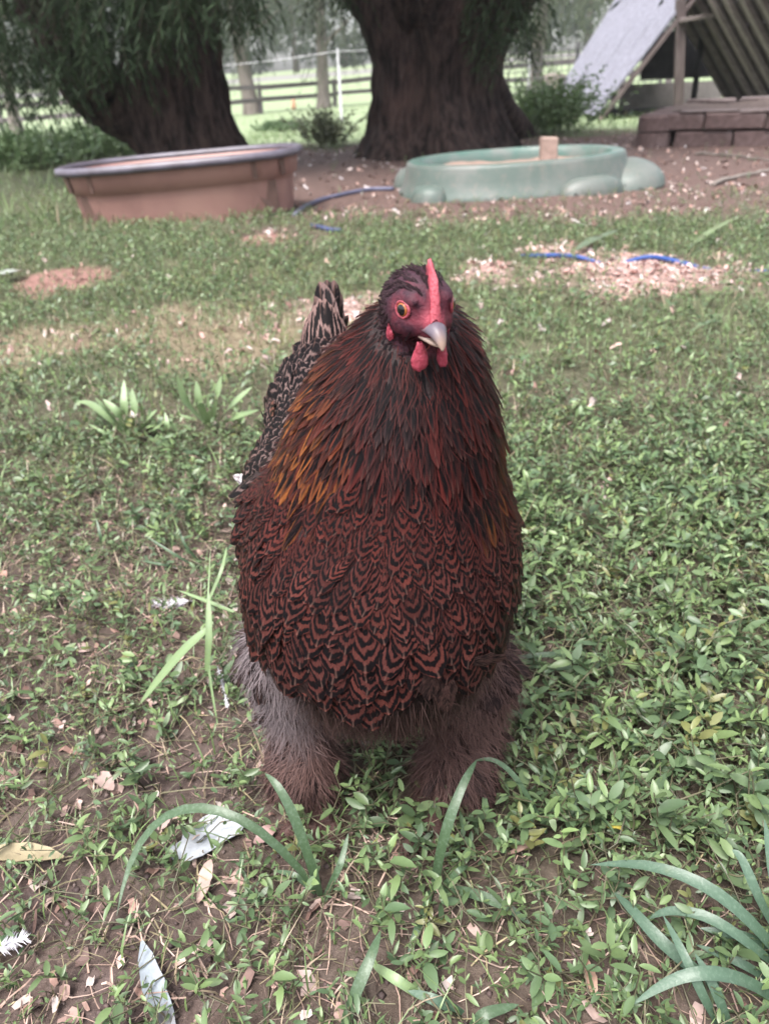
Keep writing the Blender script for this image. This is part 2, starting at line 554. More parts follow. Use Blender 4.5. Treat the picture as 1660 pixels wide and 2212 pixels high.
def plant_layer(name, protos, n, y0, y1, s0, s1, label_kind='stuff', power=1.0, dpow=1.0):
    x, y = random_ground(n, y0, y1, power)
    z_ = zones(x, y)
    ok = keep_area(x, y) & (rng.random(n) < z_['dens'] ** dpow) & hen_clear(x, y) & (z_['lawn'] < 0.5)
    x, y = x[ok], y[ok]
    P = np.stack([x, y, ground_z(x, y) - 0.001], -1)
    V, T, A, I = scatter(protos, P, rng.uniform(s0, s1, len(P)) * (0.75 + 0.4 * np.clip(z_['dens'][ok], 0, 1)), rng.uniform(0, 6.28, len(P)))
    me = mesh_from(name, V, T, col=leaf_cols(A, I, len(P)))
    return tag(link(name, me, M_LEAF), kind='stuff'), len(T)

T1 = plant_layer('ground_cover_weeds', near_protos, 13500, 0.22, 1.45, 0.6, 1.35, dpow=1.5)
T1b = plant_layer('wiry_weeds', wiry_protos, 10000, 0.22, 1.45, 0.6, 1.3, dpow=0.35)
T2 = plant_layer('ground_cover_weeds', far_protos, 34000, 1.4, 4.6, 0.85, 1.5, dpow=0.7)
T3 = plant_layer('ground_cover_weeds', far_protos, 3500, 4.5, 9.5, 1.6, 2.6)
print('weeds', T1[1], T2[1], T3[1])

def blade_proto(r, H, W, bend, nseg=3):
    t = np.linspace(0, 1, nseg + 1)
    w = W * np.array([0.8, 1.0, 0.7, 0.05])[:nseg + 1] if nseg == 3 else W * np.interp(t, [0, .3, .7, 1], [.7, 1, .75, .04])
    p = np.stack([0 * t, bend * H * t ** 2, H * t * (1 - 0.35 * bend * t)], -1)
    l = p.copy(); l[:, 0] -= w / 2; rr_ = p.copy(); rr_[:, 0] += w / 2
    v = np.stack([l, rr_], 1).reshape(-1, 3)
    q = grid_quads(nseg + 1, 2)
    return v, np.concatenate([q[:, [0, 1, 2]], q[:, [0, 2, 3]]]), np.zeros((len(v), 2))
blade_protos = [blade_proto(pr, pr.uniform(0.02, 0.055), pr.uniform(0.0012, 0.0028), pr.uniform(0.1, 1.3)) for _ in range(24)]

def grass_layer(name, n, y0, y1, s0, s1, dens, dry=0.25, power=1.0, lawncol=False, mat=M_BLADE):
    x, y = random_ground(n, y0, y1, power)
    z_ = zones(x, y)
    ok = keep_area(x, y) & (rng.random(n) < dens(x, y, z_)) & hen_clear(x, y)
    x, y = x[ok], y[ok]
    P = np.stack([x, y, ground_z(x, y) - 0.002], -1)
    V, T, A, I = scatter(blade_protos, P, rng.uniform(s0, s1, len(P)), rng.uniform(0, 6.28, len(P)))
    g0 = np.array((0.125, 0.190, 0.074)); g1 = np.array((0.19, 0.27, 0.105)); dr = np.array((0.36, 0.28, 0.20))
    k = rng.random(len(P))[:, None]
    ci = g0 * (1 - k) + g1 * k
    pd = dry + 0.45 * zones(P[:, 0], P[:, 1])['pale']
    ci = np.where((rng.random(len(P)) < pd)[:, None], dr * rng.uniform(0.6, 1.25, (len(P), 1)), ci)
    me = mesh_from(name, V, T, col=np.clip(ci[I], 0.01, .9))
    return tag(link(name, me, mat), kind='stuff')

grass_layer('short_grass', 16000, 0.22, 1.3, 0.35, 1.0, lambda x, y, z: 0.42 + 0.5 * (1 - z['dens']), 0.28)
grass_layer('short_grass', 60000, 1.2, 4.5, 0.7, 1.35, lambda x, y, z: (0.62 + 0.3 * z['pale']) * (1 - z['shav']) * (1 - z['red']) * (1 - 0.97 * z['dirt']), 0.22)
grass_layer('far_grass', 36000, 4.3, 14, 1.4, 3.2, lambda x, y, z: (1 - 0.985 * z['dirt']) * 0.9, 0.06, 1.2)
grass_layer('lawn_grass', 26000, 9.5, 34, 2.2, 4.2, lambda x, y, z: z['lawn'], 0.03, 1.4)

# dry stems, chips and shavings lying on the ground
def litter(name, n, y0, y1, Lr, Wr, dens, pal, lift=0.004, curl=0.0, power=1.0):
    x, y = random_ground(n, y0, y1, power)
    z_ = zones(x, y)
    ok = keep_area(x, y) & (rng.random(n) < dens(x, y, z_)) & hen_clear(x, y)
    x, y = x[ok], y[ok]; n = len(x)
    L = rng.uniform(*Lr, n); W = rng.uniform(*Wr, n); a = rng.uniform(0, 6.28, n)
    dx = np.stack([np.cos(a), np.sin(a)], -1); nx = np.stack([-np.sin(a), np.cos(a)], -1)
    bow = rng.normal(0, 0.12, n) * L
    t = np.array((-0.5, -0.15, 0.2, 0.5))
    V = np.zeros((n, 4, 2, 3))
    tz = rng.normal(0, 0.22, n); tw = rng.normal(0, 0.5, n)
    for i, tt in enumerate(t):
        cxy = np.stack([x, y], -1) + dx * (L * tt)[:, None] + nx * (bow * (1 - 4 * tt * tt))[:, None]
        wv = W * (0.75 if i in (0, 3) else 1.0) * rng.uniform(0.7, 1.15, n)
        zc = lift * rng.random(n) * (1.0) + L * tt * tz + curl * L * (4 * tt * tt) * 0.5
        for k, sg in enumerate((-1, 1)):
            V[:, i, k, :2] = cxy + nx * (wv * 0.5 * sg)[:, None]
            V[:, i, k, 2] = zc + wv * 0.5 * sg * tw
    low = V[..., 2].min(axis=(1, 2))
    gz = ground_z(x, y)
    V[..., 2] += (gz - low * 0.6 + 0.001)[:, None, None]
    V = V.reshape(-1, 3)
    q = grid_quads(4, 2)
    Q = (q[None] + (np.arange(n) * 8)[:, None, None]).reshape(-1, 4)
    pal = np.array(pal)
    c = pal[rng.integers(0, len(pal), n)] * rng.uniform(0.65, 1.25, (n, 1))
    me = mesh_from(name, V, Q, smooth=False, col=np.clip(np.repeat(c, 8, 0), 0.01, 0.92))
    return tag(link(name, me, M_STRAW), kind='stuff')

def crumbs(name, n, y0, y1, s0, s1, pal):
    x, y = random_ground(n, y0, y1); z_ = zones(x, y)
    ok = keep_area(x, y) & (rng.random(n) < 1.05 - 0.8 * np.clip(z_['dens'], 0, 1)); x, y = x[ok], y[ok]; n = len(x)
    o = np.array([(1, 0, 0), (-1, 0, 0), (0, 1, 0), (0, -1, 0), (0, 0, 1), (0, 0, -1)], float)
    t = np.array([(0, 2, 4), (2, 1, 4), (1, 3, 4), (3, 0, 4), (2, 0, 5), (1, 2, 5), (3, 1, 5), (0, 3, 5)])
    sz = s0 * (s1 / s0) ** (rng.random(n) ** 2.2)
    V = o[None] * sz[:, None, None] * rng.uniform(0.5, 1.15, (n, 6, 1)) + rng.normal(0, 0.15, (n, 6, 3)) * sz[:, None, None]
    V[..., 2] *= 0.75
    V += np.stack([x, y, ground_z(x, y) + sz * 0.25], -1)[:, None]
    T = (t[None] + (np.arange(n) * 6)[:, None, None]).reshape(-1, 3)
    c = np.array(pal)[rng.integers(0, len(pal), n)] * rng.uniform(0.7, 1.3, (n, 1))
    return tag(link(name, mesh_from(name, V.reshape(-1, 3), T, smooth=True, col=np.repeat(c, 6, 0)), M_STRAW), kind='stuff')
crumbs('soil_crumbs', 26000, 0.22, 1.1, 0.0009, 0.0048, [(0.085, 0.058, 0.054), (0.11, 0.078, 0.07), (0.06, 0.042, 0.04), (0.14, 0.105, 0.095)])

STRAWS = [(0.34, 0.235, 0.19), (0.25, 0.17, 0.14), (0.42, 0.31, 0.26), (0.11, 0.075, 0.062), (0.24, 0.20, 0.12), (0.14, 0.12, 0.07)]
CHIPS = [(0.38, 0.25, 0.21), (0.44, 0.32, 0.28), (0.28, 0.17, 0.14), (0.50, 0.42, 0.39), (0.20, 0.12, 0.10)]
SHV = [(0.46, 0.29, 0.265), (0.52, 0.39, 0.375), (0.35, 0.20, 0.175), (0.56, 0.47, 0.46), (0.40, 0.26, 0.235)]
litter('dry_stems', 24000, 0.22, 1.5, (0.008, 0.050), (0.0005, 0.0016), lambda x, y, z: 0.25 + 0.75 * (1 - np.clip(z['dens'], 0, 1)), STRAWS, 0.010)
litter('wood_chips', 4600, 0.22, 1.5, (0.004, 0.016), (0.003, 0.008), lambda x, y, z: 0.08 + 0.75 * (1 - np.clip(z['dens'], 0, 1)) ** 1.5, CHIPS, 0.005)
litter('bark_flakes', 1500, 0.22, 1.2, (0.008, 0.020), (0.006, 0.013), lambda x, y, z: 0.02 + 0.8 * (1 - np.clip(z['dens'] * 1.1, 0, 1)) ** 1.3, [(0.34, 0.23, 0.20), (0.42, 0.31, 0.28), (0.27, 0.18, 0.155), (0.46, 0.37, 0.34), (0.18, 0.115, 0.10)], 0.006, 0.3)
litter('wood_chips', 7000, 1.3, 4.6, (0.010, 0.03), (0.006, 0.014), lambda x, y, z: 0.10 + 0.7 * z['pale'] + 0.35 * z['dirt'], CHIPS + SHV, 0.02)
litter('wood_shavings', 26000, 1.5, 4.0, (0.010, 0.026), (0.006, 0.014), lambda x, y, z: np.clip(z['shav'] * 1.1, 0, 1), SHV, 0.008, 0.3)
litter('leaf_litter', 7000, 3.6, 10, (0.02, 0.07), (0.006, 0.018), lambda x, y, z: 0.75 * z['dirt'], CHIPS + [(0.13, 0.08, 0.066)] * 5 + [(0.46, 0.42, 0.42)], 0.02)
litter('red_soil_straw', 3000, 1.8, 3.6, (0.02, 0.08), (0.003, 0.008), lambda x, y, z: z['red'], [(0.40, 0.24, 0.21), (0.30, 0.17, 0.145), (0.48, 0.33, 0.29)], 0.01)

# ------------------------------------------------------------------ the hen
def px2m(p, r): return r * depth_of(p) / FPX

class SDF:
    def __init__(s): s.parts = []
    def cone(s, a, b, ra, rb, k=0.02): s.parts.append(('c', np.array(a, float), np.array(b, float), ra, rb, k)); return s
    def ell(s, c, axes, rad, k=0.02): s.parts.append(('e', np.array(c, float), np.array(axes, float), np.array(rad, float), k)); return s
    def __call__(s, P):
        d = None
        for p in s.parts:
            if p[0] == 'c':
                _, a, b, ra, rb, k = p
                ab = b - a; h = np.clip(((P - a) @ ab) / (ab @ ab), 0, 1)
                e = np.linalg.norm(P - a - h[..., None] * ab, axis=-1) - (ra + (rb - ra) * h)
            else:
                _, c, ax, r, k = p
                q = (P - c) @ ax.T
                k0 = np.linalg.norm(q / r, axis=-1); k1 = np.linalg.norm(q / (r * r), axis=-1) + 1e-9
                e = k0 * (k0 - 1) / k1
            if d is None: d = e
            else:
                h = np.clip(0.5 + 0.5 * (d - e) / k, 0, 1)
                d = d * (1 - h) + e * h - k * h * (1 - h)
        return d
    def grad(s, P, e=0.0015):
        g = np.stack([s(P + np.eye(3)[i] * e) - s(P - np.eye(3)[i] * e) for i in range(3)], -1)
        return nrm(g)

def surface_nets(F, org, h):
    sg = F < 0
    nx, ny, nz = F.shape
    acc = np.zeros((nx - 1, ny - 1, nz - 1, 3)); cnt = np.zeros((nx - 1, ny - 1, nz - 1))
    sl = lambda o, n: slice(o, o + n - 1)
    corners = [(i, j, k) for i in (0, 1) for j in (0, 1) for k in (0, 1)]
    def at(A, c_): return A[sl(c_[0], nx), sl(c_[1], ny), sl(c_[2], nz)]
    for ax in range(3):
        for c_ in corners:
            if c_[ax]: continue
            d = list(c_); d[ax] = 1
            fa, fb = at(F, c_), at(F, d)
            mk = (fa < 0) != (fb < 0)
            t = np.where(mk, fa / (fa - fb + 1e-20), 0)
            pos = np.zeros(fa.shape + (3,)); pos[..., 0] = c_[0]; pos[..., 1] = c_[1]; pos[..., 2] = c_[2]
            pos[..., ax] += t
            acc += pos * mk[..., None]; cnt += mk
    act = cnt > 0
    idx = -np.ones(act.shape, int); idx[act] = np.arange(act.sum())
    I = np.stack(np.nonzero(act), -1)
    V = org + h * (I + acc[act] / cnt[act][:, None])
    Q = []
    for ax in range(3):
        b, c_ = (ax + 1) % 3, (ax + 2) % 3
        a0 = np.take(sg, range(0, sg.shape[ax] - 1), ax); a1 = np.take(sg, range(1, sg.shape[ax]), ax)
        ch = np.stack(np.nonzero(a0 != a1), -1)
        ok = (ch[:, b] > 0) & (ch[:, c_] > 0) & (ch[:, b] < sg.shape[b] - 1) & (ch[:, c_] < sg.shape[c_] - 1)
        ch = ch[ok]
        def cell(db, dc):
            k = ch.copy(); k[:, b] += db; k[:, c_] += dc
            return idx[k[:, 0], k[:, 1], k[:, 2]]
        q = np.stack([cell(-1, -1), cell(0, -1), cell(0, 0), cell(-1, 0)], -1)
        fl = sg[ch[:, 0], ch[:, 1], ch[:, 2]]
        q[~fl] = q[~fl][:, ::-1]
        Q.append(q)
    return V, np.concatenate(Q)

# joints of the bird, each at its own distance
def J(px, py, Yd, rpx):
    p = PY(px, py, Yd); return p, px2m(p, rpx)
HEADC = PY(909, 661, 0.452)
HS = 0.88
hy, hp_ = math.radians(18), math.radians(7)
Fh = np.array((math.sin(hy) * math.cos(hp_), -math.cos(hy) * math.cos(hp_), -math.sin(hp_)))
Sh = np.array((math.cos(hy), math.sin(hy), 0.0))          # towards the picture's right
Uh = np.cross(Sh, Fh); Uh = Uh * np.sign(Uh[2])
def HD(f, s, u): return HEADC + (Fh * f + Sh * s + Uh * u) * HS

body = SDF()
n1p, n1r = J(899, 752, 0.486, 112)
n2p, n2r = J(876, 850, 0.492, 172)
n3p, n3r = J(854, 950, 0.498, 200)
n4p, n4r = J(846, 1050, 0.502, 214)
b1p, b1r = J(830, 1165, 0.506, 230)
b2p, b2r = J(820, 1270, 0.510, 244)
b3p, b3r = J(818, 1318, 0.518, 206)
body.cone(n1p, n2p, n1r, n2r, 0.02).cone(n2p, n3p, n2r, n3r, 0.02).cone(n3p, n4p, n3r, n4r, 0.02)
body.cone(n4p, b1p, n4r, b1r, 0.03).cone(b1p, b2p, b1r, b2r, 0.03).cone(b2p, b3p, b2r, b3r, 0.03)
T1p = np.array((-0.006, 0.615, 0.268)); T2p = np.array((-0.036, 0.725, 0.305)); T3p = np.array((-0.052, 0.795, 0.342))
body.cone(b2p, T1p, b2r, 0.100, 0.04).cone(b1p, T1p, b1r, 0.098, 0.04).cone(T1p, T2p, 0.100, 0.068, 0.03).cone(T2p, T3p, 0.068, 0.030, 0.03)
Hm = np.stack([Fh, Sh, Uh])
body.ell(HD(-0.003, 0, 0.001), Hm, np.array((0.0235, 0.0195, 0.0215)) * HS, 0.009)
body.ell(HD(-0.013, 0, -0.005), Hm, np.array((0.024, 0.0215, 0.0225)) * HS, 0.011)
body.cone(HD(0.004, 0, -0.003), HD(0.0185, 0, -0.0068), 0.0165 * HS, 0.0092 * HS, 0.006)
for sx in (-1, 1):
    body.ell(HD(0.010, sx * 0.0125, 0.0105), Hm, np.array((0.010, 0.0045, 0.0040)) * HS, 0.005)
    body.ell(HD(0.006, sx * 0.0135, -0.0085), Hm, np.array((0.010, 0.0045, 0.0055)) * HS, 0.006)
# thighs, feathered shanks and toes
LEGS = {}
for key, th, hk, sh, ft in (('l', (622, 1405, 0.55, 92), (650, 1560, 0.54, 52), (660, 1655, 0.52, 58), (682, 1728)),
                            ('r', (1018, 1440, 0.55, 86), (1002, 1570, 0.54, 62), (980, 1660, 0.515, 68), (938, 1745))):
    a, ra = J(*th); b_, rb = J(*hk); c_, rc = J(*sh)
    g = G(*ft); g[2] += 0.012
    body.cone(a, b_, ra, rb, 0.025).cone(b_, c_, rb, rc, 0.015).cone(c_, g, rc, 0.016, 0.012)
    for k, an in enumerate((-0.55, 0.0, 0.5)):
        e = g + np.array((math.sin(an) * 0.055, -math.cos(an) * 0.055, -0.008))
        body.cone(g + np.array((0, -0.005, -0.003)), e, 0.0085, 0.005, 0.008)
    e = g + np.array((0.0, 0.04, -0.008)); body.cone(g, e, 0.008, 0.004, 0.008)
    LEGS[key] = (a, b_, c_, g)
# folded wings bulging along the flanks
WINGS = {}
for key, sx in (('l', -1), ('r', 1)):
    wa = PY(572 if sx < 0 else 1078, 1120, 0.52); wb = np.array((-0.128 if sx < 0 else 0.060, 0.70, 0.285))
    WINGS[key] = (wa, wb)
body.cone(PY(602, 1110, 0.535), np.array((-0.097, 0.66, 0.285)), 0.026, 0.022, 0.02)
body.cone(PY(1030, 1110, 0.545), np.array((0.045, 0.66, 0.285)), 0.024, 0.022, 0.02)

hvox = 0.004
lo = np.array((-0.19, 0.36, -0.012)); hi = np.array((0.16, 0.86, 0.53))
dims = np.ceil((hi - lo) / hvox).astype(int) + 1
gx = [lo[i] + hvox * np.arange(dims[i]) for i in range(3)]
Fv = np.empty(tuple(dims), np.float32)
for i in range(dims[0]):
    yy, zz3 = np.meshgrid(gx[1], gx[2], indexing='ij')
    Fv[i] = body(np.stack([np.full_like(yy, gx[0][i]), yy, zz3], -1))
BV, BQ = surface_nets(Fv, lo, hvox)
for _ in range(2):
    BV = BV - body(BV)[:, None] * body.grad(BV) * 0.9
ROOT = np.array((0.0, 0.50, 0.0))
hen = thing('hen', 'dark red partridge hen with feathered legs, pink comb and orange eye, standing in the grass', 'hen', ROOT)

# colours of skin and of the short down under the feathers
hl = np.stack([(BV - HEADC) @ Fh, (BV - HEADC) @ Sh, (BV - HEADC) @ Uh], -1) / HS
onhead = np.linalg.norm(hl / np.array((0.045, 0.03, 0.035)), axis=1) < 1.0
bc = np.tile(np.array((0.020, 0.012, 0.012)), (len(BV), 1))
nz = fbm(hl[:, 0] * 260 + 40, hl[:, 2] * 260 + hl[:, 1] * 190, 91, 3)
eyeL = np.hypot(hl[:, 0] - 0.0095, hl[:, 2] - 0.003)
nz2 = fbm(hl[:, 0] * 120 + 9, hl[:, 2] * 120 + hl[:, 1] * 60, 95, 3)
bk = np.linalg.norm(hl - np.array((0.0225, 0.0, -0.003)), axis=1)
pink = np.clip(1.15 - np.abs(eyeL - 0.0075) / 0.0030, 0, 1) * 0.30 + np.clip((0.0115 - bk) / 0.006, 0, 1) * 0.8
pink += np.clip((0.0035 - np.abs(hl[:, 1])) / 0.002, 0, 1) * np.clip((hl[:, 0] - 0.012) / 0.005, 0, 1) * 0.7
pink += np.clip((hl[:, 0] - 0.003) / 0.01, 0, 1) * np.clip((-0.008 - hl[:, 2]) / 0.004, 0, 1) * 0.35
pink = np.clip(pink + ((nz - 0.5) * 0.8 + (nz2 - 0.5) * 0.8) * (hl[:, 0] > -0.004), 0, 1) * np.clip((hl[:, 0] + 0.004) / 0.006, 0, 1) * onhead * (hl[:, 2] < 0.019)
dark = np.array((0.034, 0.013, 0.021))
bc[onhead] = dark
bc = bc * (1 - pink[:, None]) + np.array((0.25, 0.042, 0.062)) * pink[:, None]
legm = (BV[:, 2] < 0.15)
bc[legm] = (0.085, 0.052, 0.045)
B = NB('hen_skin'); cc = B.attr('col'); nn = B.noise(B.coord('Object'), 420, 3, 0.6)
B.set(Base_Color=B.mix(B.math('MULTIPLY', nn, 0.5), cc, B.mix(1.0, cc, (0.5, 0.42, 0.45), 'MULTIPLY')), Roughness=0.6, Specular_IOR_Level=0.2)
B.bump(nn, 0.6, 0.0015)
M_SKIN = B.m
link('body', mesh_from('hen_body', BV - ROOT, BQ, col=bc), M_SKIN, hen)

# --- feathers
FK, FBK = 0.25, 0.16
def feather_half(v, pointed):
    a = FK / (v + 0.05); b = pointed; c_ = v - 1.0
    return np.clip((-b + np.sqrt(b * b - 4 * a * c_)) / (2 * a), 0, 1.0)
def feather_proto(pointed=0.14, nv=7, camber=0.12, droop=0.05, seed=0, base=0.30, ragged=0.05, nu=5):
    r = np.random.default_rng(seed)
    vs = 1 - (1 - np.linspace(0, 1, nv)) ** 1.35
    V, UV = [], []
    for i, v in enumerate(vs):
        hw = float(feather_half(np.array(v), pointed)) if v < 0.999 else 0.02
        if v < 0.5: hw *= base + (1 - base) * (v / 0.5)
        hw *= 1 + r.normal(0, ragged)
        for u in np.linspace(-1, 1, nu):
            V.append((u * hw, v, -camber * (u * hw) ** 2 - droop * v * v + r.normal(0, 0.012)))
            UV.append((u * hw * 0.5 + 0.5, v))
    return np.array(V), grid_quads(nv, nu), np.array(UV)

def feather_mat(name, src, mode, rough=0.5, bands=4.3, rng_=(-0.15, 0.45)):
    """src: 'attr' (joined plumage, colour per feather stored on the mesh) or 'obj' (one feather per object)"""
    B = NB(name)
    uv = B.n('ShaderNodeSeparateXYZ', Vector=B.coord('UV'))
    u = B.math('MULTIPLY', B.math('SUBTRACT', uv.outputs[0], 0.5), 2.0)
    au = B.math('ABSOLUTE', u); v = uv.outputs[1]
    if src == 'obj':
        oi = B.n('ShaderNodeObjectInfo'); colr = oi.outputs['Color']; rnd = oi.outputs['Random']
    else:
        colr = B.attr('col'); rnd = B.attr('rnd', 'Fac')
    s = B.math('ADD', v, B.math('ADD', B.math('DIVIDE', B.math('MULTIPLY', B.math('MULTIPLY', au, au), FK), B.math('ADD', v, 0.05)), B.math('MULTIPLY', au, 0.14)))
    # barb direction: fine streaks slanting from the shaft to the edge
    bv = B.n('ShaderNodeCombineXYZ', X=B.math('MULTIPLY', B.math('SUBTRACT', v, B.math('MULTIPLY', au, 0.55)), 22.0), Y=B.math('MULTIPLY', au, 1.6), Z=B.math('MULTIPLY', rnd, 57.0))
    barb = B.n('ShaderNodeTexNoise', Vector=bv.outputs[0], Scale=2.2, Detail=3.0, Roughness=0.6).outputs[0]
    wv = B.n('ShaderNodeCombineXYZ', X=B.math('MULTIPLY', u, 2.2), Y=B.math('MULTIPLY', v, 2.2), Z=B.math('MULTIPLY', rnd, 91.0))
    wob = B.n('ShaderNodeTexNoise', Vector=wv.outputs[0], Scale=1.6, Detail=2.0).outputs[0]
    if mode == 'pencil':
        ph = B.math('ADD', B.math('MULTIPLY', B.math('SUBTRACT', 1.03, s), bands), B.math('ADD', B.math('MULTIPLY', B.math('SUBTRACT', wob, 0.5), 1.1), B.math('MULTIPLY', B.math('SUBTRACT', barb, 0.5), 0.55)))
        co_ = B.math('COSINE', B.math('MULTIPLY', ph, 6.2832))
        band = B.ss(co_, *rng_)
    elif mode == 'edge':
        e = B.math('ADD', s, B.math('MULTIPLY', B.math('SUBTRACT', barb, 0.5), 0.30))
        e = B.math('ADD', e, B.math('MULTIPLY', B.math('SUBTRACT', au, 0.5), 0.35))
        band = B.ss(B.math('ADD', e, B.math('MULTIPLY', B.math('SUBTRACT', rnd, 0.5), 0.35)), 0.58, 0.92)
    else:
        band = B.ss(B.math('ADD', barb, B.math('MULTIPLY', B.math('SUBTRACT', wob, 0.5), 0.5)), 0.36, 0.66)
    dark = B.mix(B.ss(barb, 0.55, 0.8), (0.004, 0.003, 0.0035), (0.012, 0.007, 0.007))
    lite = B.mix(B.ss(barb, 0.25, 0.75), B.mix(1.0, colr, (0.55, 0.5, 0.5), 'MULTIPLY'), colr)
    c = B.mix(band, dark, lite)
    shaft = B.math('MULTIPLY', B.math('SUBTRACT', 1.0, B.ss(au, 0.015, 0.09)), B.ss(v, 0.72, 0.97))
    c = B.mix(B.math('MULTIPLY', shaft, 0.25), c, (0.20, 0.11, 0.09))
    B.set(Base_Color=c, Roughness=rough, Specular_IOR_Level=0.06)
    B.bump(barb, 0.35, 0.0012)
    return B.m
M_PEN_O = feather_mat('breast_feather_penciled', 'obj', 'pencil')
M_PEN = feather_mat('plumage_penciled', 'attr', 'pencil')
M_PENF = feather_mat('plumage_fine_penciled', 'attr', 'pencil', 0.55, 2.6, (0.35, 0.9))
M_EDGE = feather_mat('plumage_edged', 'attr', 'edge', 0.42)
M_SOFT = feather_mat('plumage_soft', 'attr', 'soft', 0.6)

# sample points over the body skin
tri = np.concatenate([BQ[:, [0, 1, 2]], BQ[:, [0, 2, 3]]])
ta = 0.5 * np.linalg.norm(np.cross(BV[tri[:, 1]] - BV[tri[:, 0]], BV[tri[:, 2]] - BV[tri[:, 0]]), axis=1)
def sample_body(n, r):
    k = r.choice(len(tri), n, p=ta / ta.sum())
    a = r.random(n); b_ = r.random(n); fl = a + b_ > 1; a[fl] = 1 - a[fl]; b_[fl] = 1 - b_[fl]
    P = BV[tri[k, 0]] * (1 - a - b_)[:, None] + BV[tri[k, 1]] * a[:, None] + BV[tri[k, 2]] * b_[:, None]
    return P
def poisson(P, rad):
    """greedy thinning, rad: per-point spacing"""
    cell = {}; keep = []; cs = rad.max()
    for i in range(len(P)):
        k = tuple((P[i] / cs).astype(int)); ok = True
        for dx in (-1, 0, 1):
            for dy in (-1, 0, 1):
                for dz in (-1, 0, 1):
                    for j in cell.get((k[0] + dx, k[1] + dy, k[2] + dz), ()):
                        dd = P[i] - P[j]
                        if dd @ dd < rad[i] ** 2: ok = False; break
                    if not ok: break
                if not ok: break
            if not ok: break
        if ok: keep.append(i); cell.setdefault(k, []).append(i)
    return np.array(keep, int)

hr = np.random.default_rng(23)
HTOP = HD(-0.0045, 0, 0.0386)
TAILD = nrm(np.array((-0.14, 1.0, 0.22)))
def flow(P):
    rad = nrm(P - HTOP)
    dn = np.array((0, -0.15, -1.0))
    wb = sstep(0.50, 0.62, P[:, 1])[:, None] * sstep(0.17, 0.24, P[:, 2])[:, None]
    wl = sstep(0.36, 0.24, P[:, 2])[:, None]
    f = rad * (1 - 0.6 * wl) + dn * 0.6 * wl
    f = f * (1 - wb) + TAILD * wb
    lowf = (P[:, 2] < 0.11)[:, None]
    side = np.stack([np.sign(P[:, 0] + 0.012) * 0.45, P[:, 0] * 0 - 0.25, P[:, 0] * 0 - 1], -1)
    return nrm(np.where(lowf, side, f))
def frame_at(P, tilt, twist=0.18, r=hr):
    n = body.grad(P); f = flow(P)
    f = nrm(f - n * (f * n).sum(1, keepdims=True))
    w = np.cross(f, n)
    a = (r.normal(0, twist, len(P)) + (fbm(P[:, 0] * 45 + 7, P[:, 2] * 45 + P[:, 1] * 30, 17, 2) - 0.5) * 0.9 * (twist > 0.15))[:, None]
    f, w = f * np.cos(a) + w * np.sin(a), w * np.cos(a) - f * np.sin(a)
    tl = np.broadcast_to(tilt, (len(P),))[:, None]
    L = f * np.cos(tl) + n * np.sin(tl); N = n * np.cos(tl) - f * np.sin(tl)
    return w, L, N, n

cand = sample_body(60000, hr)
rel = (cand - HEADC) / HS
hln = np.stack([rel @ Fh, rel @ Sh, rel @ Uh], -1)
head_r = np.linalg.norm(hln / np.array((0.040, 0.028, 0.032)), axis=1)
onh = head_r < 1.05
seen_n = body.grad(cand)
necky = np.linalg.norm(cand - HTOP, axis=1)           # distance down from the crown
wingd = np.minimum.reduce([np.abs(cand[:, 0] + 0.11) , np.abs(cand[:, 0] - 0.09)])
z, y, x = cand[:, 2], cand[:, 1], cand[:, 0]
front = seen_n[:, 1] < 0.35
hack_len = 0.128 + 0.062 * np.clip(np.abs(x - 0.0) / 0.07, 0, 1) + (fbm(x * 30, z * 30, 3) - 0.5) * 0.03
ZHACK = (~onh) & (necky < hack_len) & (y < 0.60)
ZBACK = (~onh) & (~ZHACK) & (y > 0.555) & (z > 0.20)
ZFLUFF = (~onh) & (z < 0.243 + 0.006 * np.clip((np.abs(x + 0.005) - 0.04) / 0.05, 0, 1) + (fbm(x * 32, z * 32, 8) - 0.5) * 0.055 * (front))
ZBREAST = (~onh) & (~ZHACK) & (~ZBACK) & (~ZFLUFF)
print('zones', ZHACK.sum(), ZBACK.sum(), ZFLUFF.sum(), ZBREAST.sum())

def joined(name, P, Ln, Wd, cols, protos, mat, tilt=0.14, sink=0.0003, twist=0.18, parent=None):
    if not len(P): return None
    w, L, N, n = frame_at(P, tilt, twist)
    pick = hr.integers(0, len(protos), len(P))
    VV, QQ, UU, CC, RR, k0 = [], [], [], [], [], 0
    rnd = hr.random(len(P))
    for k, (v, q, uv) in enumerate(protos):
        ix = np.nonzero(pick == k)[0]
        if not len(ix): continue
        V = (P[ix] - n[ix] * sink)[:, None, :] + w[ix][:, None] * (v[None, :, 0:1] * Wd[ix][:, None, None]) + L[ix][:, None] * (v[None, :, 1:2] * Ln[ix][:, None, None]) + N[ix][:, None] * (v[None, :, 2:3] * Wd[ix][:, None, None])
        VV.append(V.reshape(-1, 3)); QQ.append((q[None] + (np.arange(len(ix)) * len(v))[:, None, None]).reshape(-1, 4) + k0)
        UU.append(np.tile(uv, (len(ix), 1))); CC.append(np.repeat(cols[ix], len(v), 0)); RR.append(np.repeat(rnd[ix], len(v)))
        k0 += len(ix) * len(v)
    me = mesh_from(name, np.concatenate(VV) - ROOT, np.concatenate(QQ), uv=np.concatenate(UU), col=np.concatenate(CC), rnd=np.concatenate(RR))
    return tag(link(name, me, mat, parent or hen), kind='stuff')

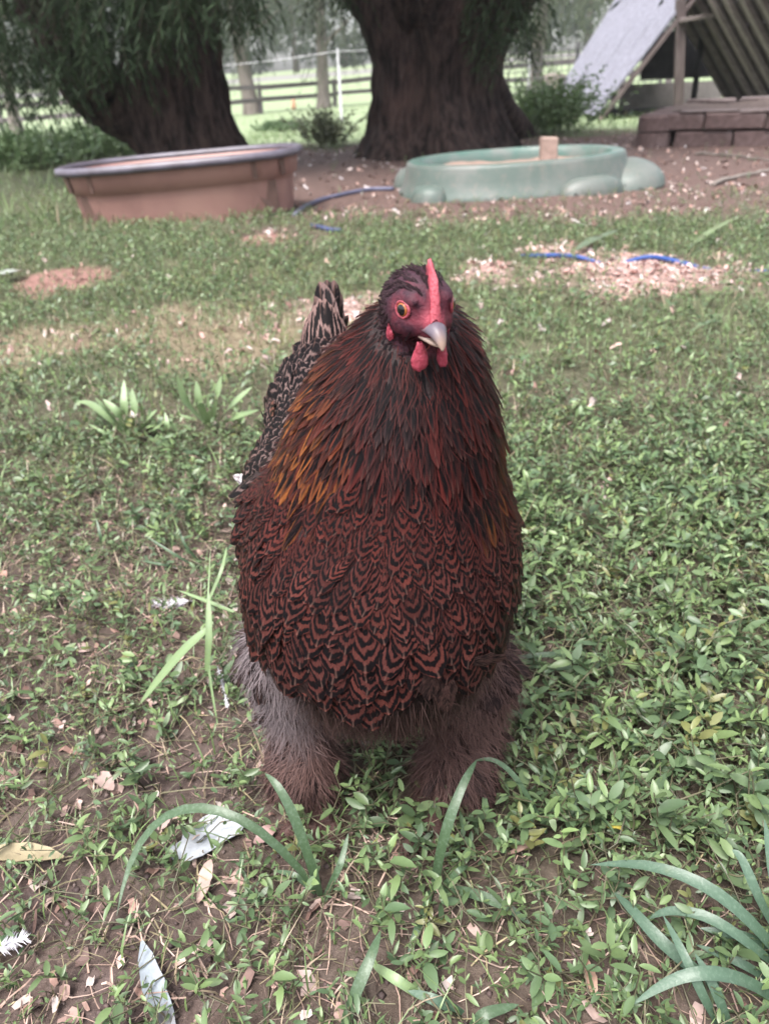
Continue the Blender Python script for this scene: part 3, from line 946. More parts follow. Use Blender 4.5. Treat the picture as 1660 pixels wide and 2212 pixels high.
def lerp(a, b, t): return np.asarray(a) * (1 - t) + np.asarray(b) * t
P_PEN = [feather_proto(0.14, seed=i) for i in range(6)]
P_HACK = [feather_proto(0.10, nv=8, camber=0.15, droop=0.25, seed=20 + i, base=0.6, ragged=0.12) for i in range(8)]
P_SOFT = [feather_proto(0.05, nv=8, camber=0.12, droop=0.4, seed=40 + i, base=0.7, ragged=0.16) for i in range(6)]

# breast: the 300 that show largest are feathers of their own
ix = np.nonzero(ZBREAST)[0]
sp = 0.0066 + 0.0024 * sstep(0.36, 0.22, cand[ix, 2])
ix = ix[poisson(cand[ix], sp)]
P = cand[ix]
vis = (seen_n[ix] * nrm(np.array((0, 0, CAM_H)) - P)).sum(1) / depth_of(np.array((0, 0.5, 0.3)))
order = np.argsort(-vis)
solo, rest = ix[order[:300]], ix[order[300:]]
def breast_cols(P):
    t = hr.random((len(P), 1))
    c = lerp((0.088, 0.027, 0.022), (0.058, 0.021, 0.019), t)
    up = sstep(0.30, 0.38, P[:, 2])[:, None]
    c = c * (1 - up) + lerp((0.082, 0.019, 0.015), (0.055, 0.015, 0.013), t) * up
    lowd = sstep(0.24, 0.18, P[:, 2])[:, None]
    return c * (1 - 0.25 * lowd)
def breast_size(P):
    k = sstep(0.37, 0.24, P[:, 2])
    L = 0.024 + 0.011 * k; W = 0.0070 + 0.0038 * k
    q_ = hr.uniform(0.75, 1.25, len(P)); return L * q_, W * q_ * hr.uniform(0.85, 1.2, len(P))
def clump(P): return (fbm(P[:, 0] * 38, P[:, 2] * 38 + P[:, 1] * 20, 19, 2) - 0.5)[:, None] * 0.006 + 0.0006
solo_me = []
for i, (v, q, uv) in enumerate(P_PEN):
    me = mesh_from('breast_feather', v, q, uv=uv); me.materials.append(M_PEN_O); solo_me.append(me)
P = cand[solo]; w, L, N, n = frame_at(P, hr.uniform(0.07, 0.125, len(P)), 0.20); Ln, Wd = breast_size(P); bcx = breast_cols(P) * hr.uniform(0.7, 1.15, (len(P), 1)); CL = clump(P)
for i in range(len(P)):
    o = bpy.data.objects.new('breast_feather', solo_me[i % 6]); COL.objects.link(o); o.parent = hen
    a, b_, c_ = w[i] * Wd[i], L[i] * Ln[i], N[i] * Wd[i]; t = P[i] + n[i] * CL[i] - ROOT
    o.matrix_basis = Matrix(((a[0], b_[0], c_[0], t[0]), (a[1], b_[1], c_[1], t[1]), (a[2], b_[2], c_[2], t[2]), (0, 0, 0, 1)))
    o.color = (*bcx[i], 1)
P = cand[rest] + body.grad(cand[rest]) * clump(cand[rest]); Ln, Wd = breast_size(P)
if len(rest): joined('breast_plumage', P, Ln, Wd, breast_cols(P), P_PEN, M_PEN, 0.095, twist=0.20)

# neck hackle: long narrow feathers, dark with red to orange edges
ix = np.nonzero(ZHACK)[0]; ix = ix[poisson(cand[ix], 0.0030 + 0.0018 * sstep(0.05, 0.17, necky[ix]))]
P = cand[ix]; d = necky[ix]
hx = (P[:, 0] - np.interp(P[:, 2], [0.3, 0.5], [-0.005, 0.02]))
org_ = sstep(-0.012, -0.046, hx) * sstep(0.06, 0.12, d); rgt = sstep(0.045, 0.07, hx) * sstep(0.10, 0.15, d)
mask = np.clip(org_ * 1.1 + 0.5 * rgt, 0, 1)[:, None] * np.where(hr.random((len(P), 1)) < 0.55, hr.uniform(0.35, 1, (len(P), 1)), 0.10)
k_ = hr.random((len(P), 1)) ** 1.4
red = lerp((0.014, 0.007, 0.007), (0.072, 0.014, 0.012), k_)
cx = red * (1 - mask) + np.array((0.23, 0.080, 0.022)) * mask
throat = (np.exp(-(hx / 0.014) ** 2) * (P[:, 1] < 0.45) * sstep(0.125, 0.085, d))[:, None]
cx = cx * (1 - throat * 0.85) + np.array((0.02, 0.014, 0.015)) * throat * 0.85
Ln = (0.016 + 0.024 * sstep(0.03, 0.13, d)) * hr.uniform(0.8, 1.2, len(P)); Wd = (0.0019 + 0.0022 * sstep(0.04, 0.15, d)) * hr.uniform(0.8, 1.25, len(P))
joined('neck_hackle', P, Ln, Wd, cx, P_HACK, M_EDGE, 0.045, -0.0002, 0.09)

# back and saddle: dark grey with thin pale lacing
ix = np.nonzero(ZBACK)[0]; ix = ix[poisson(cand[ix], np.full(len(ix), 0.0088))]
P = cand[ix]
cx = lerp((0.150, 0.105, 0.097), (0.080, 0.052, 0.049), hr.random((len(P), 1)))
sidew = sstep(0.33, 0.27, P[:, 2])[:, None]
cx = cx * (1 - sidew) + np.array((0.150, 0.055, 0.042)) * sidew
joined('back_plumage', P, hr.uniform(0.030, 0.044, len(P)), hr.uniform(0.010, 0.014, len(P)), cx, P_PEN, M_PENF, 0.14, 0.0003, 0.22)

# crown and cheeks: very short dark feathers, leaving the bare face
ix = np.nonzero(onh)[0]; hq = hln[ix]
e_d = np.hypot(hq[:, 0] - 0.0095, hq[:, 2] - 0.003)
bare = (hq[:, 0] > 0.017) | ((e_d < 0.0125) & (np.abs(hq[:, 1]) > 0.008)) | ((hq[:, 0] > 0.0) & (hq[:, 2] < 0.004) & (hr.random(len(ix)) < 0.6))
ix = ix[~bare]; ix = ix[poisson(cand[ix], np.full(len(ix), 0.0020))]
P = cand[ix]
n_ = body.grad(P); back = nrm(-Fh * 1.0 - Uh * 0.25)
cx = lerp((0.022, 0.011, 0.014), (0.060, 0.034, 0.042), hr.random((len(P), 1)))
_flow = flow
def flow(P): return np.tile(back, (len(P), 1))
joined('head_plumage', P, hr.uniform(0.006, 0.010, len(P)), hr.uniform(0.0007, 0.0012, len(P)), cx, P_HACK, M_SOFT, 0.14, 0.0001, 0.25)
flow = _flow

# soft grey feathers of the flanks and belly
ix = np.nonzero(ZFLUFF & (z > 0.03))[0]; ix = ix[poisson(cand[ix], np.full(len(ix), 0.0082))]
P = cand[ix]
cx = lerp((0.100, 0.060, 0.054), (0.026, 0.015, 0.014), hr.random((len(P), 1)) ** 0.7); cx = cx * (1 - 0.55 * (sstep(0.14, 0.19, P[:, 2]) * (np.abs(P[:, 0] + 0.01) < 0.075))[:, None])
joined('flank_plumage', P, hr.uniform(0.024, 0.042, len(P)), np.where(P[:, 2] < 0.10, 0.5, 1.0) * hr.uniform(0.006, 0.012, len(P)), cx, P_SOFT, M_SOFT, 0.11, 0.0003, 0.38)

# a few plain dusky feathers that have slipped over the lower breast
ix = np.nonzero(ZBREAST & (z < 0.285) & (y < 0.5))[0]; ix = ix[poisson(cand[ix], np.full(len(ix), 0.014))]; ix = ix[hr.random(len(ix)) < np.clip(0.02 + (0.265 - cand[ix, 2]) * 6, 0.02, 0.4)]
P = cand[ix]
joined('loose_breast_feathers', P, hr.uniform(0.030, 0.046, len(P)), hr.uniform(0.006, 0.0105, len(P)), lerp((0.085, 0.046, 0.040), (0.035, 0.019, 0.017), hr.random((len(P), 1))), P_SOFT, M_SOFT, 0.12, -0.004, 0.45)
# downy fluff as fine strands
def strands(name, P, Ln, cols, wid, lift, bend, twist, mat, seg=4):
    w, L, N, n = frame_at(P, np.clip(hr.normal(lift, 0.16, len(P)), 0.0, 1.2), twist)
    t = np.linspace(0, 1, seg)
    cur = hr.normal(0, 0.22, (len(P), 1, 1))
    pts = P[:, None] + L[:, None] * (Ln[:, None] * t)[..., None] + (np.array((0, 0, -1.0)) * bend + w[:, None] * cur) * (Ln[:, None] * t ** 2)[..., None] * 1.0
    ww = wid * (1 - 0.85 * t)[None, :, None] * hr.uniform(0.7, 1.4, (len(P), 1, 1))
    a = pts - w[:, None] * ww; b_ = pts + w[:, None] * ww
    V = np.stack([a, b_], 2).reshape(-1, 3)
    q = grid_quads(seg, 2)
    Q = (q[None] + (np.arange(len(P)) * seg * 2)[:, None, None]).reshape(-1, 4)
    me = mesh_from(name, V - ROOT, Q, col=np.repeat(cols, seg * 2, 0))
    return tag(link(name, me, mat, hen), kind='stuff')
B = NB('hen_down'); B.set(Base_Color=B.attr('col'), Roughness=0.6, Specular_IOR_Level=0.1); M_DOWN = B.m
pool = sample_body(90000, hr)
pz = pool[:, 2]; pn = body.grad(pool)
fl = pool[(pz < 0.225) & (pz > 0.004)]
fl = fl[hr.random(len(fl)) < np.where(fl[:, 2] < 0.15, 1.0, 0.7)]
greyw = sstep(-0.05, -0.10, fl[:, 0])[:, None] * sstep(0.06, 0.12, fl[:, 2])[:, None]
fc = lerp((0.108, 0.062, 0.055), (0.045, 0.026, 0.023), hr.random((len(fl), 1)))
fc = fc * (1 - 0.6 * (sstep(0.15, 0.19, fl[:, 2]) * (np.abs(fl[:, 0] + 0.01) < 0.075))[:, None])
fc = fc * (1 - greyw) + np.array((0.140, 0.115, 0.120)) * greyw * hr.uniform(0.6, 1.2, (len(fl), 1))
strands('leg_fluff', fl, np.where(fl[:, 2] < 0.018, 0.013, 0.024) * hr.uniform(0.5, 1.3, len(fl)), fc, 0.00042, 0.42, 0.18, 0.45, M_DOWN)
# wispy barbs that soften the neck and upper breast
nk = pool[(np.linalg.norm(pool - HTOP, axis=1) > 0.05) & (np.linalg.norm(pool - HTOP, axis=1) < 0.235) & (pool[:, 1] < 0.58) & (pz > 0.28)]
nk = nk[hr.random(len(nk)) < 0.7]
strands('neck_barbs', nk, hr.uniform(0.012, 0.026, len(nk)), lerp((0.066, 0.014, 0.012), (0.010, 0.006, 0.006), hr.random((len(nk), 1))), 0.00020, 0.08, 0.0, 0.20, M_DOWN)

# --- tail and wings: each long feather its own part
def long_feather(name, base, tip, side, W, mat_cols, mat, seed, arch=0.15, parent=hen):
    v, q, uv = feather_proto(0.06, nv=12, camber=0.35, droop=0.0, seed=seed, base=0.55, ragged=0.03, nu=5)
    base = np.asarray(base, float); tip = np.asarray(tip, float)
    L = tip - base; ln = np.linalg.norm(L); l = L / ln
    w = np.asarray(side, float); w = nrm(w - l * (w @ l)); n = np.cross(w, l)
    V = base + w * (v[:, 0:1] * W) + L * v[:, 1:2] + n * ((v[:, 2:3]) * W + arch * ln * (v[:, 1:2] - v[:, 1:2] ** 2))
    me = mesh_from(name, V - ROOT, q, uv=uv, col=np.tile(mat_cols, (len(V), 1)), rnd=np.full(len(V), (seed * 0.137) % 1))
    return link(name, me, mat, parent)
tb = T3p
TT = [PY(706, 604, 0.87), PY(690, 608, 0.865), PY(722, 605, 0.865), PY(680, 640, 0.85), PY(738, 636, 0.85), PY(676, 690, 0.83), PY(752, 680, 0.83)]
TTs = [(1, 0.1, 0), (0.8, -0.7, 0), (0.8, 0.7, 0), (0.5, -0.9, 0), (0.5, 0.9, 0), (0.4, -0.9, 0), (0.4, 0.9, 0)]
for i, (tp, sd) in enumerate(zip(TT, TTs)):
    long_feather('tail_feather', tb + np.array((hr.normal(0, 0.004), -0.03 + 0.004 * i, -0.02)), tp, sd, 0.0215 - 0.0010 * i, np.array((0.12, 0.08, 0.075)), M_PENF, 300 + i, 0.05 * (1 if i % 2 else -1))
# tail coverts hugging the base of the tail
for i in range(12):
    a = -1.2 + 2.4 * i / 11
    bp = tb + np.array((0.020 * math.sin(a), -0.055, 0.008 * math.cos(a)))
    long_feather('tail_covert', bp, bp + np.array((0.004 * math.sin(a) - 0.001, 0.045, 0.066 - 0.026 * abs(a))), (math.cos(a), 0.2 * math.sin(a), -math.sin(a) * .5), 0.010, np.array((0.17, 0.11, 0.10)), M_PENF, 330 + i, 0.08)
for sx, (a0, a1) in ((-1, (PY(574, 1040, 0.545), np.array((-0.122, 0.735, 0.292)))), (1, (PY(1066, 1050, 0.56), np.array((0.056, 0.735, 0.292))))):
    for i in range(9):
        t = i / 8
        bs = a0 + (a1 - a0) * (0.05 + 0.42 * t) + np.array((0.012 * -sx, 0, 0.022 - 0.075 * (1 - t) * 0.9))
        tp = bs + (a1 - a0) * 0.50 + np.array((sx * 0.004, 0, -0.012 + 0.010 * t))
        long_feather('wing_feather', bs, tp, (0.15 * sx, 0.1, 1.0), 0.019, np.array((0.150, 0.062, 0.048)), M_PEN, 360 + i + (20 if sx > 0 else 0), 0.06 * sx)
tipf = PY(503, 1028, 0.70)
o = long_feather('wing_feather', tipf + np.array((0.035, -0.05, 0.004)), tipf, (0.2, 0.1, 1.0), 0.008, np.array((0.75, 0.70, 0.72)), M_SOFT, 399, -0.04)
o['label'] = 'white tipped wing feather'

# --- comb, beak, eyes, wattles, ear lobes
def fleshy(name, c1, c2, scale=600, rough=0.42, bump=0.8):
    b = NB(name); co_ = b.coord('Object'); k = b.noise(co_, scale, 4, 0.65)
    b.set(Base_Color=b.mix(b.ss(k, 0.3, 0.7), c1, c2), Roughness=rough, Specular_IOR_Level=0.45, Subsurface_Weight=0.15)
    b.b.inputs['Subsurface Radius'].default_value = (0.004, 0.0015, 0.001)
    b.bump(k, bump, 0.0012)
    return b.m
M_COMB = fleshy('comb_flesh', (0.26, 0.030, 0.048), (0.36, 0.070, 0.095))
M_WATT = fleshy('wattle_flesh', (0.25, 0.026, 0.046), (0.33, 0.055, 0.085), 500)
# comb: a thin upright blade along the middle of the brow
k = 14; tt = np.linspace(0, 1, k)
cf = np.interp(tt, [0, .35, .6, 1], [0.0260, 0.0200, 0.0100, -0.0120])
base_u = np.interp(tt, [0, .35, .6, 1], [-0.002, 0.0095, 0.0175, 0.0205])
top_u = np.interp(tt, [0, .15, .35, .5, .62, .8, 1], [0.0005, 0.0085, 0.0205, 0.0290, 0.0330, 0.0290, 0.0212]) + np.interp(tt, [.15, .25, .7, .95], [0, 1, 1, 0]) * 0.0016 * np.sin(tt * 34) 
thick = np.interp(tt, [0, .2, .6, 1], [0.0046, 0.0046, 0.0030, 0.0014])
V = []
for i in range(k):
    for a in np.linspace(0, 2 * np.pi, 12, endpoint=False):
        hgt = 0.5 - 0.5 * math.cos(a)
        uu_ = base_u[i] - 0.003 + (top_u[i] - base_u[i] + 0.003) * hgt
        wd = thick[i] * (1.0 - 0.45 * hgt) * math.sin(a) - 0.22 * (cf[i] - 0.024)
        V.append(HD(cf[i], wd + 0.0015 * math.sin(tt[i] * 7) * hgt + hr.normal(0, 0.00040), uu_ + hr.normal(0, 0.0003)))
me = mesh_from('comb', np.array(V) - ROOT, grid_quads(k, 12, True))
link('comb', me, M_COMB, hen)
# beak
B = NB('beak_horn'); bc_ = B.attr('col'); sn = B.noise(B.scaled(B.coord('Object'), (1, 1, 1)), 260, 3)
B.set(Base_Color=B.mix(B.math('MULTIPLY', sn, 0.5), bc_, B.mix(1.0, bc_, (0.5, 0.45, 0.45), 'MULTIPLY')), Roughness=0.42, Specular_IOR_Level=0.3); M_BEAK = B.m
def beak(name, path, wid, up, dn, cols):
    k = len(path); V, C = [], []
    for i in range(k):
        for a in np.linspace(0, 2 * np.pi, 14, endpoint=False):
            sy = math.sin(a); hgt = up[i] if sy > 0 else dn[i]
            V.append(HD(path[i][0], wid[i] * math.cos(a) * (1 - 0.25 * max(sy, 0)), path[i][1] + hgt * sy)); C.append(cols[i])
    n0 = len(V); V.append(HD(path[-1][0] + 0.0004, 0, path[-1][1])); C.append(cols[-1])
    T = [((k - 1) * 14 + j, (k - 1) * 14 + (j + 1) % 14, n0) for j in range(14)]
    me = mesh_from(name, np.array(V) - ROOT, [grid_quads(k, 14, True), np.array(T)], col=np.array(C))
    return link(name, me, M_BEAK, hen)
pk, gy, hb = (0.24, 0.075, 0.08), (0.095, 0.078, 0.098), (0.25, 0.175, 0.14)
beak('upper_beak', [(0.016, -0.0070), (0.0215, -0.0068), (0.0265, -0.0068), (0.0308, -0.0078), (0.0348, -0.0098), (0.0377, -0.0128), (0.0386, -0.0152)],
     [0.0098, 0.0088, 0.0074, 0.0057, 0.0040, 0.0024, 0.0010], [0.0058, 0.0058, 0.0056, 0.0048, 0.0038, 0.0026, 0.0012], [0.0022, 0.0024, 0.0026, 0.0028, 0.0028, 0.0022, 0.001], [pk, (0.17, 0.085, 0.095), gy, gy, (0.16, 0.12, 0.12), hb, hb])
beak('lower_beak', [(0.012, -0.0125), (0.019, -0.0128), (0.0240, -0.0132), (0.0290, -0.0140), (0.0325, -0.0150)], [0.0092, 0.0086, 0.0070, 0.0048, 0.0015], [0.0022, 0.0022, 0.0020, 0.0016, 0.0008], [0.0040, 0.0040, 0.0034, 0.0024, 0.001], [pk, (0.22, 0.15, 0.13), (0.24, 0.19, 0.165), hb, hb])
def ball(name, ctr, ax, rad, mat, n=14, mm=10, parent=hen):
    th = np.linspace(0, np.pi, mm); ph = np.linspace(0, 2 * np.pi, n, endpoint=False)
    T_, P_ = np.meshgrid(th, ph, indexing='ij')
    loc = np.stack([np.sin(T_) * np.cos(P_) * rad[0], np.sin(T_) * np.sin(P_) * rad[1], np.cos(T_) * rad[2]], -1).reshape(-1, 3)
    me = mesh_from(name, loc @ np.asarray(ax), grid_quads(mm, n, True))
    return link(name, me, mat, parent, np.asarray(ctr) - ROOT)
# wattles and lobes: thin drooping drops
def drop(name, top, length, width, thick, facing, mat):
    k = 10; V = []; length, width, thick = length * HS, width * HS, thick * HS
    fc_ = nrm(np.asarray(facing, float)); dn = nrm(np.array((0.0, 0.05, -1.0)) - Fh * 0.15); sd = nrm(np.cross(dn, fc_)); fc_ = np.cross(sd, dn)
    prof = np.interp(np.linspace(0, 1, k), [0, .15, .45, .75, .93, 1], [.32, .42, .82, 1.0, .62, .06])
    for i in range(k):
        c0 = np.asarray(top) + dn * length * i / (k - 1)
        for a in np.linspace(0, 2 * np.pi, 12, endpoint=False):
            V.append(c0 + sd * width * prof[i] * math.cos(a) + fc_ * thick * (0.6 + 0.4 * prof[i]) * math.sin(a) + hr.normal(0, 0.00035, 3))
    return link(name, mesh_from(name, np.array(V) - ROOT, grid_quads(k, 12, True)), mat, hen)
drop('wattle', HD(0.019, -0.0075, -0.0165), 0.0215, 0.0064, 0.0022, Fh - Sh * 0.35, M_WATT)
drop('wattle', HD(0.020, 0.0085, -0.0165), 0.0205, 0.0060, 0.0018, Sh - Fh * 0.25, M_WATT)
drop('ear_lobe', HD(-0.004, -0.0200, -0.0105), 0.0125, 0.0034, 0.0018, -Sh + Fh * 0.8, M_WATT)
drop('ear_lobe', HD(0.000, 0.0200, -0.0105), 0.0115, 0.0034, 0.0018, Sh + Fh * 0.8, M_WATT)
# eyes: an orange iris round a black pupil under a clear wet surface, with a pink lid ring
B = NB('hen_eye'); oc = B.n('ShaderNodeSeparateXYZ', Vector=B.coord('Object'))
rr2 = B.math('SQRT', B.math('ADD', B.math('POWER', oc.outputs[0], 2.0), B.math('POWER', oc.outputs[1], 2.0)))
ce = B.mix(B.ss(rr2, 0.0030, 0.0033), (0.004, 0.004, 0.005), B.mix(B.ss(rr2, 0.0032, 0.0045), (0.26, 0.085, 0.02), (0.15, 0.04, 0.012)))
ce = B.mix(B.ss(rr2, 0.0045, 0.0049), ce, (0.02, 0.012, 0.01))
B.set(Base_Color=ce, Roughness=0.08, Specular_IOR_Level=0.3, Coat_Weight=0.25, Coat_Roughness=0.02); M_EYE = B.m
M_LID = fleshy('eyelid_skin', (0.16, 0.022, 0.035), (0.34, 0.06, 0.08), 500)
for sx in (-1, 1):
    out = nrm(Sh * sx + Fh * 0.42 + Uh * 0.06)
    e1 = nrm(np.cross(Uh, out)); e2 = np.cross(out, e1)
    q0 = HD(0.0105, sx * 0.0170, 0.0035)
    for _ in range(6): q0 = q0 - body(q0[None])[0] * body.grad(q0[None])[0]
    ctr = q0 - out * 0.0030
    eb = bpy.data.objects.new('eye', None)
    th = np.linspace(0, np.pi, 14); ph = np.linspace(0, 2 * np.pi, 20, endpoint=False)
    T_, P_ = np.meshgrid(th, ph, indexing='ij')
    loc = np.stack([np.sin(T_) * np.cos(P_), np.sin(T_) * np.sin(P_), np.cos(T_)], -1).reshape(-1, 3) * 0.0053
    eo = link('eye', mesh_from('eye', loc, grid_quads(14, 20, True)), M_EYE, hen)
    t = ctr - ROOT
    eo.matrix_basis = Matrix(((e1[0], e2[0], out[0], t[0]), (e1[1], e2[1], out[1], t[1]), (e1[2], e2[2], out[2], t[2]), (0, 0, 0, 1)))
    bpy.data.objects.remove(eb)
    an = np.linspace(0, 2 * np.pi, 22)
    ring = [ctr + out * 0.0029 + e1 * math.cos(a) * 0.0051 + e2 * math.sin(a) * 0.0046 for a in an]
    mb = MB(); mb.tube(ring, 0.0010, 7, False); ob = mb.build('eyelid', M_LID, hen, True); 
    ob.data.transform(Matrix.Translation(-Vector(ROOT)))

# ------------------------------------------------------------------ trees, tubs, fence and shed
B = NB('willow_bark')
co = B.coord('Object')
n1 = B.noise(B.scaled(co, (1, 1, 0.22)), 16, 6, 0.7)
n2 = B.noise(B.scaled(co, (1, 1, 0.35)), 60, 4, 0.65)
n3 = B.noise(co, 2.2, 3)
bk_ = B.mix(B.ss(n1, 0.35, 0.65), (0.008, 0.005, 0.005), (0.066, 0.043, 0.038))
bk_ = B.mix(B.math('MULTIPLY', B.ss(n3, 0.55, 0.75), 0.5), bk_, (0.092, 0.053, 0.045))
B.set(Base_Color=bk_, Roughness=0.9, Specular_IOR_Level=0.2)
B.bump(B.math('ADD', n1, B.math('MULTIPLY', n2, 0.5)), 1.0, 0.05)
M_BARK = B.m
M_BARK2 = rough_mat('grey_bark', (0.10, 0.085, 0.075), (0.21, 0.18, 0.16), 9, 0.9, 0.5, (1, 1, 0.2))

def trunk_mesh(rings, nseg=72, sub=10, lobes=5, lob_amp=0.1, rough=0.03, seed=0, phase=0.0, flat=0.85):
    """rings: (z, x, y, r) from the root up; ridged and furrowed"""
    R_ = np.array(rings, float); k = (len(R_) - 1) * sub + 1
    t = np.linspace(0, len(R_) - 1, k)
    z_, cx_, cy_, rr_ = [np.interp(t, np.arange(len(R_)), R_[:, i]) for i in range(4)]
    ker = np.array((1, 2, 3, 2, 1.0)); ker /= ker.sum()
    for arr in (cx_, cy_, rr_):
        p = np.pad(arr, 2, mode='edge'); arr[:] = np.convolve(p, ker, 'valid')
    th = np.linspace(0, 2 * np.pi, nseg, endpoint=False)
    TH, ZZ = np.meshgrid(th, z_)
    r0 = rr_[:, None]
    tw = TH + phase + 0.25 * ZZ
    lob = lob_amp * np.cos(lobes * tw + seed) + 0.5 * lob_amp * np.cos((lobes + 3) * tw + 2.1 * seed)
    cs, sn = np.cos(TH), np.sin(TH)
    fur = np.abs(fbm(TH * 7 / np.pi * 3 + 0 * ZZ + 0.8 * np.sin(ZZ * 3), ZZ * 1.6, 300 + seed, 4) - 0.5) * 2
    fur = np.minimum(fur, np.abs(fbm((TH - 2 * np.pi) * 7 / np.pi * 3 + 0.8 * np.sin(ZZ * 3), ZZ * 1.6, 300 + seed, 4) - 0.5) * 2 * 0 + fur)
    rad = r0 * (1 + lob) + (fur - 0.4) * rough * 2
    V = np.stack([cx_[:, None] + rad * cs, cy_[:, None] + rad * sn * flat, ZZ + 0 * rad], -1).reshape(-1, 3)
    return V, grid_quads(k, nseg, True)

def limb(mb, p0, p1, r0, r1, bow=0.15, k=10, seed=0, n=14):
    r = np.random.default_rng(seed)
    p0 = np.asarray(p0, float); p1 = np.asarray(p1, float)
    t = np.linspace(0, 1, k)
    off = r.normal(0, 1, 3) * bow * np.linalg.norm(p1 - p0)
    pts = p0 + (p1 - p0) * t[:, None] + off * (t * (1 - t))[:, None] * 2 + r.normal(0, 0.012, (k, 3))
    mb.tube(pts, np.linspace(r0, r1, k) * (1 + r.normal(0, 0.04, k)), n)
    return pts

def sprays(starts, lens, r, nleaf=12, leafL=0.10, leafW=0.013, droop=0.8, cols=((0.014, 0.026, 0.014), (0.044, 0.072, 0.034)), out=None, twigw=0.002):
    """hanging twigs with lance-shaped leaves; returns verts, tris, cols"""
    n = len(starts); k = 6
    t = np.linspace(0, 1, k)
    az = r.uniform(0, 2 * np.pi, n)
    d0 = np.stack([np.cos(az), np.sin(az), r.uniform(-0.6, 0.35, n)], -1)
    if out is not None: d0 = d0 * 0.6 + out
    d0 = nrm(d0)
    dn = np.array((0, 0, -1.0))
    pts = starts[:, None] + (d0[:, None] * t[None, :, None] * (1 - 0.4 * droop * t[None, :, None]) + dn * droop * (t ** 1.7)[None, :, None]) * lens[:, None, None]
    tanv = nrm(np.gradient(pts, axis=1))
    sd = nrm(np.cross(tanv, np.array((0.3, 0.2, 1.0)) + 0 * tanv))
    a = pts - sd * twigw; b_ = pts + sd * twigw
    TV = np.stack([a, b_], 2).reshape(-1, 3)
    q = grid_quads(k, 2); tq = np.concatenate([q[:, [0, 1, 2]], q[:, [0, 2, 3]]])
    TT_ = (tq[None] + (np.arange(n) * k * 2)[:, None, None]).reshape(-1, 3)
    m_ = n * nleaf
    s = np.tile((np.arange(nleaf) + 0.6) / nleaf, n) * (k - 1) + r.uniform(-.1, .1, m_)
    s = np.clip(s, 0, k - 1.001); i0 = s.astype(int); fr = (s - i0)[:, None]
    tw = np.repeat(np.arange(n), nleaf)
    P = pts[tw, i0] * (1 - fr) + pts[tw, i0 + 1] * fr
    T_ = tanv[tw, i0]; S_ = sd[tw, i0]
    sg = np.where(np.arange(m_) % 2 == 0, 1.0, -1.0)[:, None]
    D = nrm(T_ * 0.75 + S_ * sg * r.uniform(0.3, 0.9, (m_, 1)) + dn * r.uniform(0.05, 0.55, (m_, 1)) + r.normal(0, 0.15, (m_, 3)))
    W = nrm(np.cross(D, r.normal(0, 1, (m_, 3))))
    L = (leafL * r.uniform(0.6, 1.2, m_))[:, None]; w = (leafW * r.uniform(0.7, 1.2, m_))[:, None] * 0.5
    bend = np.cross(D, W) * L * r.normal(0, 0.10, (m_, 1))
    LV = np.stack([P, P + D * L * 0.4 - W * w + bend * 0.6, P + D * L * 0.4 + W * w + bend * 0.6, P + D * L], 1).reshape(-1, 3)
    lt = np.array([(0, 2, 1), (1, 2, 3)])
    LT = (lt[None] + (np.arange(m_) * 4)[:, None, None]).reshape(-1, 3) + len(TV)
    c0, c1 = np.array(cols[0]), np.array(cols[1])
    kk = np.clip(np.repeat(r.random(n), nleaf) * 0.6 + r.random(m_) * 0.4, 0, 1)[:, None]
    C = np.concatenate([np.tile((0.06, 0.05, 0.035), (len(TV), 1)), np.repeat(c0 * (1 - kk) + c1 * kk, 4, 0)])
    return np.concatenate([TV, LV]), np.concatenate([TT_, LT]), C

def crown_obj(name, parts, parent, mat=M_WILLOW):
    n = 0; VV, TT_, CC = [], [], []
    for v, t, c_ in parts:
        VV.append(v); TT_.append(t + n); CC.append(c_); n += len(v)
    me = mesh_from(name, np.concatenate(VV), np.concatenate(TT_), smooth=False, col=np.concatenate(CC))
    return link(name, me, mat, parent)

tr = np.random.default_rng(77)
def spots(n, px, py, dist):
    """places for twigs inside a block of space seen between those picture limits"""
    o = []
    for _ in range(n):
        o.append(PY(tr.uniform(*px), tr.uniform(*py), tr.uniform(*dist)))
    return np.array(o)

# --- the big willow in the middle
bx = PY(938, 335, 7.9)
w1 = thing('willow_tree', 'broad furrowed willow trunk standing behind the green sandbox, flaring at its root', 'tree', (0, 0, 0))
def ring_at(pl, pr, py, dist):
    a, b_ = PY(pl, py, dist), PY(pr, py, dist)
    return ((a[2] + b_[2]) / 2, (a[0] + b_[0]) / 2, dist, (b_[0] - a[0]) / 2)
g0 = float(terrain(bx[0], 7.9))
rings = [ring_at(742, 1125, 352, 7.9), ring_at(765, 1105, 315, 7.9), ring_at(788, 1078, 265, 7.9), ring_at(800, 1063, 205, 7.9), ring_at(802, 1072, 140, 7.9), ring_at(782, 1095, 75, 7.9), ring_at(752, 1128, 10, 7.9)]
rings[0] = (g0 - 0.12,) + rings[0][1:]
z0, x0_, y0_, r0_ = rings[-1]
rings += [(z0 + 0.4, x0_, y0_, r0_ * 1.0), (z0 + 0.8, x0_, y0_, r0_ * 0.7)]
V, Q = trunk_mesh(rings, 120, 12, 5, 0.10, 0.065, 3, 0.6)
wt = link('trunk', mesh_from('trunk', V, Q), M_BARK, w1)
mb = MB()
top = np.array((x0_, y0_, z0))
crown_pts = []
